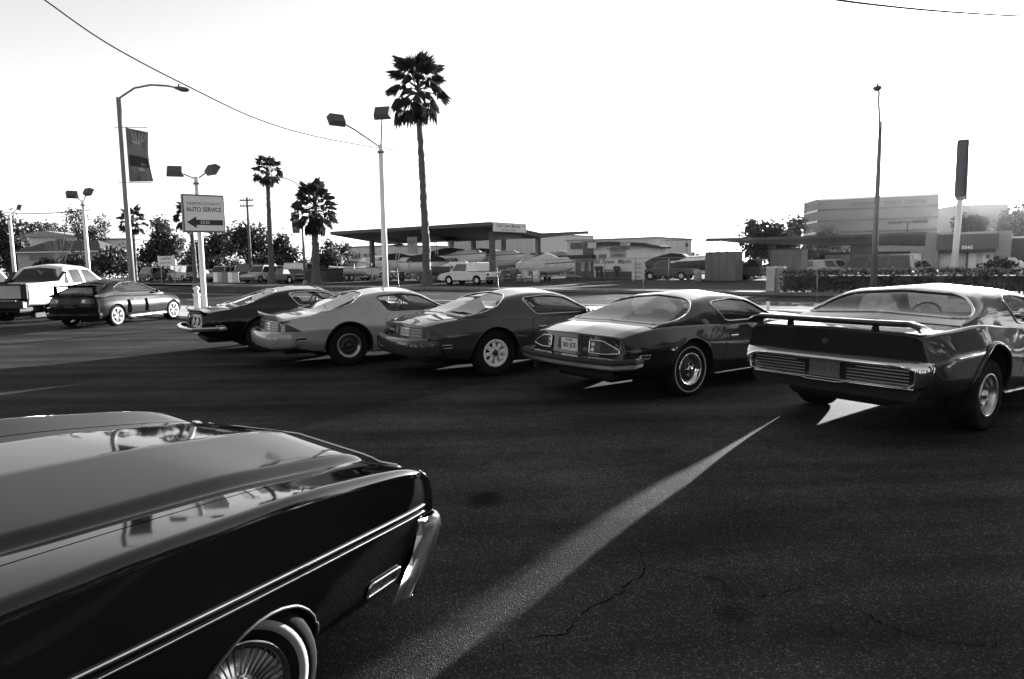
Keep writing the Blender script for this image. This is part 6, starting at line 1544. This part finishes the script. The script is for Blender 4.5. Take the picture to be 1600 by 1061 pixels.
p = us(508, 40); du = thing('dumpster', 'black dumpster at the foot of the bushy palm', 'dumpster', p, SROT)
MB().prism([(-.9, 0.15), (.9, .15), (1.0, 1.35), (-1.0, 1.2)], -1.4, 1.4, 'yz').build('bin', M['black'], du); MB().box((0, -.1, 1.34), (2.85, 2.0, .06)).build('lid', M['walldark'], du)
mu = panel_sign('muffler_sign', 'long white A-A MUFFLERS board on posts in front of dark shrubs', 262, 400, 415, 46, 39, mat('sign_white', .62, .6), [('A-A MUFFLERS', .36, .22, 'ink'), ('BRAKES  SHOCKS  TUNE UPS', .20, -.22, 'greyink')], (-.4, .4))

# --- house with a hipped roof on the left
Yh = 128; hb = dp(96, Yh, .1); ho = thing('house', 'low house with a dark hipped roof behind the shrubs on the left', 'house', hb, R(-4))
Wh = 16.5; zw = hz(90, 394, Yh) - .1; zr = hz(70, 375, Yh) - .1
MB().box((0, 4, zw / 2), (Wh, 8, zw)).build('wall', M['wallgrey'], ho)
MB().add([(-Wh / 2 - .6, -.7, zw), (Wh / 2 + .6, -.7, zw), (Wh / 2 + .6, 8.6, zw), (-Wh / 2 - .6, 8.6, zw), (-Wh / 2 + 3.4, 4, zr), (Wh / 2 - 3.4, 4, zr)], [(0, 1, 5, 4), (1, 2, 5), (2, 3, 4, 5), (3, 0, 4), (3, 2, 1, 0)]).build('roof', M['darkroof'], ho)
MB().box((0, -.78, zw + .02), (Wh + 1.2, .1, .2)).build('gutter', M['bandl'], ho)
MB().box((-3.4, -.05, zw - .9), (5.0, .1, 1.0)).build('window', M['band'], ho)
gd = MB().box((2.4, -.05, zw - 1.3), (3.6, .1, 2.3)).build('garage_door', mat('garage_door', .36, .7), ho)
for k in range(4): MB().box((2.4, -.12, zw - .5 - k * .56), (3.5, .04, .5)).build('door_panel', mat('garage_panel_%d' % k, .38, .7), gd)
MB().box((5.5, -.05, zw - 1.1), (1.6, .1, 1.0)).build('window', M['band'], ho)
h2 = thing('distant_house', 'pale house on the rise behind the hipped roof', 'house', dp(78, 150, .1), 0); zz2 = hz(78, 371, 150)
MB().box((0, 4, zz2 / 2), (15, 8, zz2)).build('wall', M['stucco'], h2); MB().prism([(-8.2, zz2), (8.2, zz2), (0, zz2 + 1.3)], -.6, 8.6).build('roof', M['wallgrey'], h2); MB().box((3, -.05, zz2 - 1), (2.2, .1, 1.2)).build('window', M['band'], h2)
h3 = thing('distant_house', 'small pale house seen between the pole and the palm', 'house', dp(172, 140, .1), 0); zz3 = hz(172, 375, 140)
MB().box((0, 4, zz3 / 2), (7.5, 8, zz3)).build('wall', M['wallgrey'], h3); MB().box((0, 4, zz3 + .1), (8, 8.5, .25)).build('roof', M['darkroof'], h3)

# --- right hand filling station canopy with kiosks
b0_, b1_ = along(us(1102, 60)), along(us(1446, 60)); rc = thing('station_canopy', 'long flat dark canopy on the right behind the kiosks', 'canopy', street(b0_, 60, .1), SROT); Wr = b1_ - b0_
zc0 = zat(1102, 372, 60) - .1; zc1 = zat(1440, 367, 60) - .1
MB().prism([(0, zc0), (Wr, zc1), (Wr, zc1 - .75), (3.0, zc0 - .55), (0, zc0 - .14)], 0, 9).build('roof', M['darkroof'], rc)
MB().box((Wr / 2, -.05, (zc0 + zc1) / 2 - .06), (Wr, .08, .2)).build('fascia', M['walldark'], rc)
for u in (1205, 1340, 1352): MB().box((at_u(u, 63, b0_), 3, (zc0 - .6) / 2), (.5, .5, zc0 - .6)).build('column', M['walldark'], rc)
MB().box((at_u(1346, 62, b0_), 2, zc0 - 1.2), (1.5, 1.6, 1.6)).build('column_casing', M['walldark'], rc)
for i, (u, S, w_, lab, v0) in enumerate(((1124, 52, 2.35, 'dark flat sided kiosk under the pointed end of the right hand canopy', 395), (1226, 49, 2.0, 'rusty panelled kiosk at the end of the hedge', 390))):
    p = us(u, S); h = hz(u, v0, p.y) - .1; k_ = thing('kiosk', lab, 'kiosk', p, SROT, 'dark kiosks'); wm = mat('kiosk_steel_%d' % i, .13, .7, var=.3, scale=1.2, stretch=(1, 1, .3))
    MB().box((0, .9, h / 2), (w_, 1.8, h), r=.02).build('wall', wm, k_)
    for j in range(4): MB().box((-w_ / 2 + (j + .5) * w_ / 4, -.015, h / 2), (w_ / 4 - .04, .03, h - .1), r=.006).build('wall_panel', wm, k_)
    MB().box((0, .9, h + .04), (w_ + .1, 1.9, .08)).build('roof', M['darkroof'], k_)
    if i == 0:
        tr_ = MB(); zt_ = hz(1112, 376, p.y) - .1
        for x in (-.95, -.3, .4, 1.0): tr_.tube([(x, .4, h), (x + .05, .4, zt_)], .03, 5)
        for x0_, x1_ in ((-.95, -.3), (-.3, .4), (.4, 1.0)): tr_.tube([(x0_, .4, h), (x1_, .4, zt_)], .025, 5).tube([(x1_, .4, h), (x0_, .4, zt_)], .025, 5)
        tr_.build('roof_truss', M['walldark'], k_)
lp_, W_, H_ = facade_box('low_garage', 'low grey garage with an open dark bay behind the van', 1288, 1420, 70, 397, 8, M['wallgrey'])
MB().box((3.4, -.05, (H_ - 1) / 2), (4.4, .12, H_ - 1.1)).build('door', M['band'], lp_); MB().box((9.5, -.05, (H_ - 1) / 2), (3.2, .12, H_ - 1.1)).build('door', M['band'], lp_)
MB().box((6.3, -.08, H_ - .35), (1.7, .1, .55)).build('sign_board', M['white'], lp_)
lt = thing('roof_floodlights', 'pair of flat floodlights on a bar above the right hand canopy', 'floodlight', street(along(us(1414, 62)), 62, zc0 + .1), SROT)
MB().tube([(-.9, 0, .75), (.9, 0, .78)], .04, 6).tube([(0, 0, 0), (0, 0, .76)], .05, 6).build('bar', M['walldark'], lt)
for x in (-.85, .85): MB().box((x, 0, .78), (.95, .5, .2), r=.03).build('floodlight', M['walldark'], lt)

# --- block building on the right
c0_ = along(us(1446, 58)); bb = thing('block_building', 'low block building with dark upper band, pale doors and block pilasters on the right', 'building', street(c0_, 58, .1), SROT)
XB = lambda u: at_u(u, 58, c0_); ZB = lambda u, v: zat(u, v, 58) - .1
Wb = XB(1574); Hb = ZB(1510, 362.5)
MB().box((Wb / 2, 5, Hb / 2 - .1), (Wb - .3, 9, Hb - .25)).build('wall', M['wallgrey'], bb)
MB().box((Wb / 2, .2, Hb - .68), (Wb - 1.2, 1.2, 1.05)).build('upper_band', M['walldark'], bb)
MB().box((Wb / 2, 4.8, Hb - .06), (Wb, 9.6, .12)).build('roof', M['wallgrey'], bb)
nb = MB().box((0, 0, 0), (.42, .30, .195), r=.006).mesh('block', M['block'])
for x in (.32, Wb - .32):
    pl = MB().box((x, .15, Hb / 2), (.78, .6, Hb)).build('pilaster', M['block'], bb)
    for k in range(int(Hb / .2)):
        for j in (-.215, .215): link('block', nb, pl, (x + j + random.uniform(-.004, .004), -.02, .1 + k * .2))
pw = mat('painted_wall', .36, .8, var=.08, scale=1)
def rb(nm, u0, u1, v0, v1, y, m_, d=.06, par=None):
    return MB().box(((XB(u0) + XB(u1)) / 2, y, (ZB(u0, v0) + ZB(u0, v1)) / 2), (XB(u1) - XB(u0), d, abs(ZB(u0, v0) - ZB(u0, v1))), r=.006).build(nm, m_, par or bb)
rb('front_panel', 1457, 1562, 391, 440, .44, pw)
dr_ = rb('roller_door', 1466, 1486, 392, 430, .38, mat('roller_door', .52, .7))
for k in range(6): rb('door_panel', 1466.6, 1485.4, 393 + k * 6, 398.3 + k * 6, .35, M['stucco'], .03, dr_)
rb('door', 1511, 1523, 396, 422, .38, mat('door_pale', .55, .6)); d2 = rb('door', 1533, 1550, 394, 432, .38, mat('door_pale_two', .55, .6)); rb('door_window', 1538, 1544, 398, 404, .34, M['band'], .03, d2)
rb('side_panel', 1455, 1463, 397, 422, .38, mat('side_panel', .44, .7)); rb('post', 1507, 1510, 391, 430, .34, M['walldark'])
lettering('3545', .34, M['white'], bb, (XB(1509), -.42, ZB(1509, 387)), FR, depth=.01, bold=.006)
MB().box((Wb / 2, .1, Hb - 1.3), (Wb - 1.5, .9, .22)).build('soffit', M['black'], bb)
for u in (1460, 1503): rb('bollard', u - 1, u + 1, 422, 436, -.3, M['black'], .2)
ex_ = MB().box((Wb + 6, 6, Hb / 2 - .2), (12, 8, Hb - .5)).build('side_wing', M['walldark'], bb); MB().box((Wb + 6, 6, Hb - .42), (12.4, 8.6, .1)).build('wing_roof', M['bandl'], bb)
for i, (u, v) in enumerate(((1577, 410), (1592, 415))):
    p = us(u, 52); o = thing('parked_scooter', ['pale tarped shape', 'small bright mailbox'][i] + ' at the right end of the block building', 'box', p, SROT)
    o.name = ['covered_cart', 'mailbox'][i]; MB().box((0, 0, .75), (.8 - i * .4, .6, 1.5 - i * .3), r=.2).build('shell', M['canvasl' if i == 0 else 'white'], o); MB().box((0, 0, .1), (.5 - i * .2, .4, .2)).build('foot', M['walldark'], o)

# --- hospital far behind
Yc = 215; A = dp(1275, 222, .1); B_ = dp(1462, 208, .1); Lp = dp(1253, 238, .1)
hp = thing('hospital', 'large grey office block with banded floors and lettering under the sun', 'building', A, 0)
zT = hz(1275, 312, 222) - .1
n_ = Vector((-(B_ - A).y, (B_ - A).x, 0)).normalized()
if n_.y < 0: n_ = -n_
foot = [Lp - A, Vector((0, 0, 0)), B_ - A, B_ - A + n_ * 40, Lp - A + n_ * 34]
MB().prism([(p.x, p.y) for p in foot], 0, zT, 'xy').build('wall', M['hospital'], hp)
def bandp(nm, i, j, z0, z1, off, m_):
    a, b = foot[i], foot[j]; d = (b - a).normalized(); q = Vector((d.y, -d.x, 0))
    if q.y > 0: q = -q
    q = q * off; MB().add([a + q + Vector((0, 0, z0)), b + q + Vector((0, 0, z0)), b + q + Vector((0, 0, z1)), a + q + Vector((0, 0, z1)), a - q + Vector((0, 0, z0)), b - q + Vector((0, 0, z0)), b - q + Vector((0, 0, z1)), a - q + Vector((0, 0, z1))],
        [(0, 1, 2, 3), (3, 2, 6, 7), (0, 4, 5, 1), (1, 5, 6, 2), (0, 3, 7, 4), (7, 6, 5, 4)]).build(nm, m_, hp)
for v in (329, 346, 364):
    zc = hz(1275, v, 222) - .1; bandp('window_band', 1, 2, zc - .32, zc + .32, .12, M['black']); bandp('ledge', 0, 1, zc - .28, zc + .28, .15, M['bandl'])
bandp('parapet', 1, 2, zT - .3, zT + .25, .15, M['bandl']); bandp('parapet', 0, 1, zT - .3, zT + .25, .15, M['hospital'])
d = (B_ - A).normalized(); hr = math.atan2(d.y, d.x)
lettering('UNIVERSITY  PLACE  CENTER', 1.6, M['ink'], hp, tuple(d * 19.5 - n_ * .2 + Vector((0, 0, zT - 2.1))), (R(90), 0, hr), depth=.05, bold=.05)
eb = MB().lathe([(1.05, -.1), (1.05, .1)], 20).build('emblem', M['band'], hp, tuple(d * 5.6 - n_ * .35 + Vector((0, 0, zT - 2.1))), hr)
w2 = thing('office_wing', 'lower hazy wing of the office block right of the pole sign', 'building', dp(1492, 240, .1), R(-8)); zw2 = hz(1520, 321, 240)
MB().box((8, 12, zw2 / 2), (16, 24, zw2)).build('wall', M['hospital'], w2); MB().box((8, -.1, zw2 - 4.5), (16, .2, .5)).build('window_band', M['band'], w2); MB().box((8, 12, zw2 + .1), (16.4, 24.4, .2)).build('roof', M['bandl'], w2)

# --- clutter of the boat yard
vehicle('wagon', 'parked_car', 'dark wagon half hidden behind the bushy palm and dumpster', 530, 52, HL, .04, 'car')
vehicle('sedan', 'parked_car', 'pale sedan parked deep under the canopy', 690, 62, HL, .5, 'car')
vehicle('van', 'parked_van', 'dark van parked behind the canopy column', 795, 68, HR_, .04, 'van')
vehicle('pickup', 'parked_pickup', 'dark pickup between the shop and the kiosk', 1045, 55, HL, .05, 'pickup')
vehicle('suv', 'parked_car', 'dark square car beneath the house shrubs', 236, 44, HL, .04, 'car')
vehicle('sedan', 'parked_car', 'grey sedan low between the sign pole and planters', 328, 45, HL, .2, 'car')
boat('pale open boat beyond the first floodlight pole base, stern to the street', 590, 60, 5.6, HL + .6, z0=.7, cover='cockpit')
boat('small dark hulled boat behind the white pickup', 705, 47.5, 5.0, HR_, z0=.55, h=.8, w_=1.9, dark=True)
boat('grey tarpaulined boat at the back, right of the canopy column', 880, 66, 6.5, HR_, z0=.8, cover='all')
rnd = random.Random(9)
DR = ['dented pale drum', 'dark drum', 'grey drum', 'rusty dark drum', 'short pale drum', 'tall grey drum']
for i, (u, S) in enumerate(((560, 50.5), (628, 48.6), (676, 48.2), (802, 51), (838, 47.5), (1090, 50))):
    o = thing('oil_drum', DR[i] + [' left of the central pole', ' just right of the central pole', ' by the tallest palm', ' under the canopy corner', ' by the tarpaulined boat', ' beside the first kiosk'][i], 'drum', us(u, S), 0, 'drums in the boat yard')
    MB().lathe([(.001, 0), (.29, 0), (.29, .3), (.305, .32), (.29, .34), (.29, .6), (.305, .62), (.29, .64), (.29, .9), (.27, .9), (.001, .88)], 16, axis='z').build('barrel', M[['white', 'black', 'wallgrey', 'wood', 'white', 'wallgrey'][i]], o)
    MB().tube([(.15, 0, .88), (.15, 0, .91)], .04, 8).build('bung', M['steel'], o)
for i, (u, S) in enumerate(((600, 47.6), (664, 47.2), (787, 47.3), (905, 52), (935, 54))):
    o = thing('pallet_stack', ['low stack of dark pallets beside the central pole', 'leaning stack of pallets by the tallest palm', 'stack of pallets in front of the runabout', 'short stack of pallets before the shop awning', 'two pallets under the shop signs'][i], 'pallets', us(u, S), SROT + rnd.uniform(-.3, .3), 'pallet stacks in the boat yard')
    for k in range(2 + (i * 3) % 4):
        pb = MB().box((0, 0, .06 + k * .15), (1.2, 1.0, .03)).box((0, 0, .13 + k * .15), (1.2, 1.0, .02))
        for y in (-.45, 0, .45): pb.box((0, y, .095 + k * .15), (1.2, .08, .05))
        pb.build('pallet', M['wood'], o)
# ------------------------------------------------------------------ thin haze added to spread a glare-like glow around the sun
hm = bpy.data.materials.new('haze'); hm.use_nodes = True; n = hm.node_tree.nodes; n.clear()
vo = n.new('ShaderNodeVolumePrincipled'); vo.inputs['Color'].default_value = (1, 1, 1, 1); vo.inputs['Density'].default_value = .000016; vo.inputs['Anisotropy'].default_value = .86
o = n.new('ShaderNodeOutputMaterial'); hm.node_tree.links.new(vo.outputs[0], o.inputs['Volume'])
hz_ = MB().box((0, 0, 14), (3000, 3000, 31.5)).build('haze', hm); tag(hz_, kind='stuff')
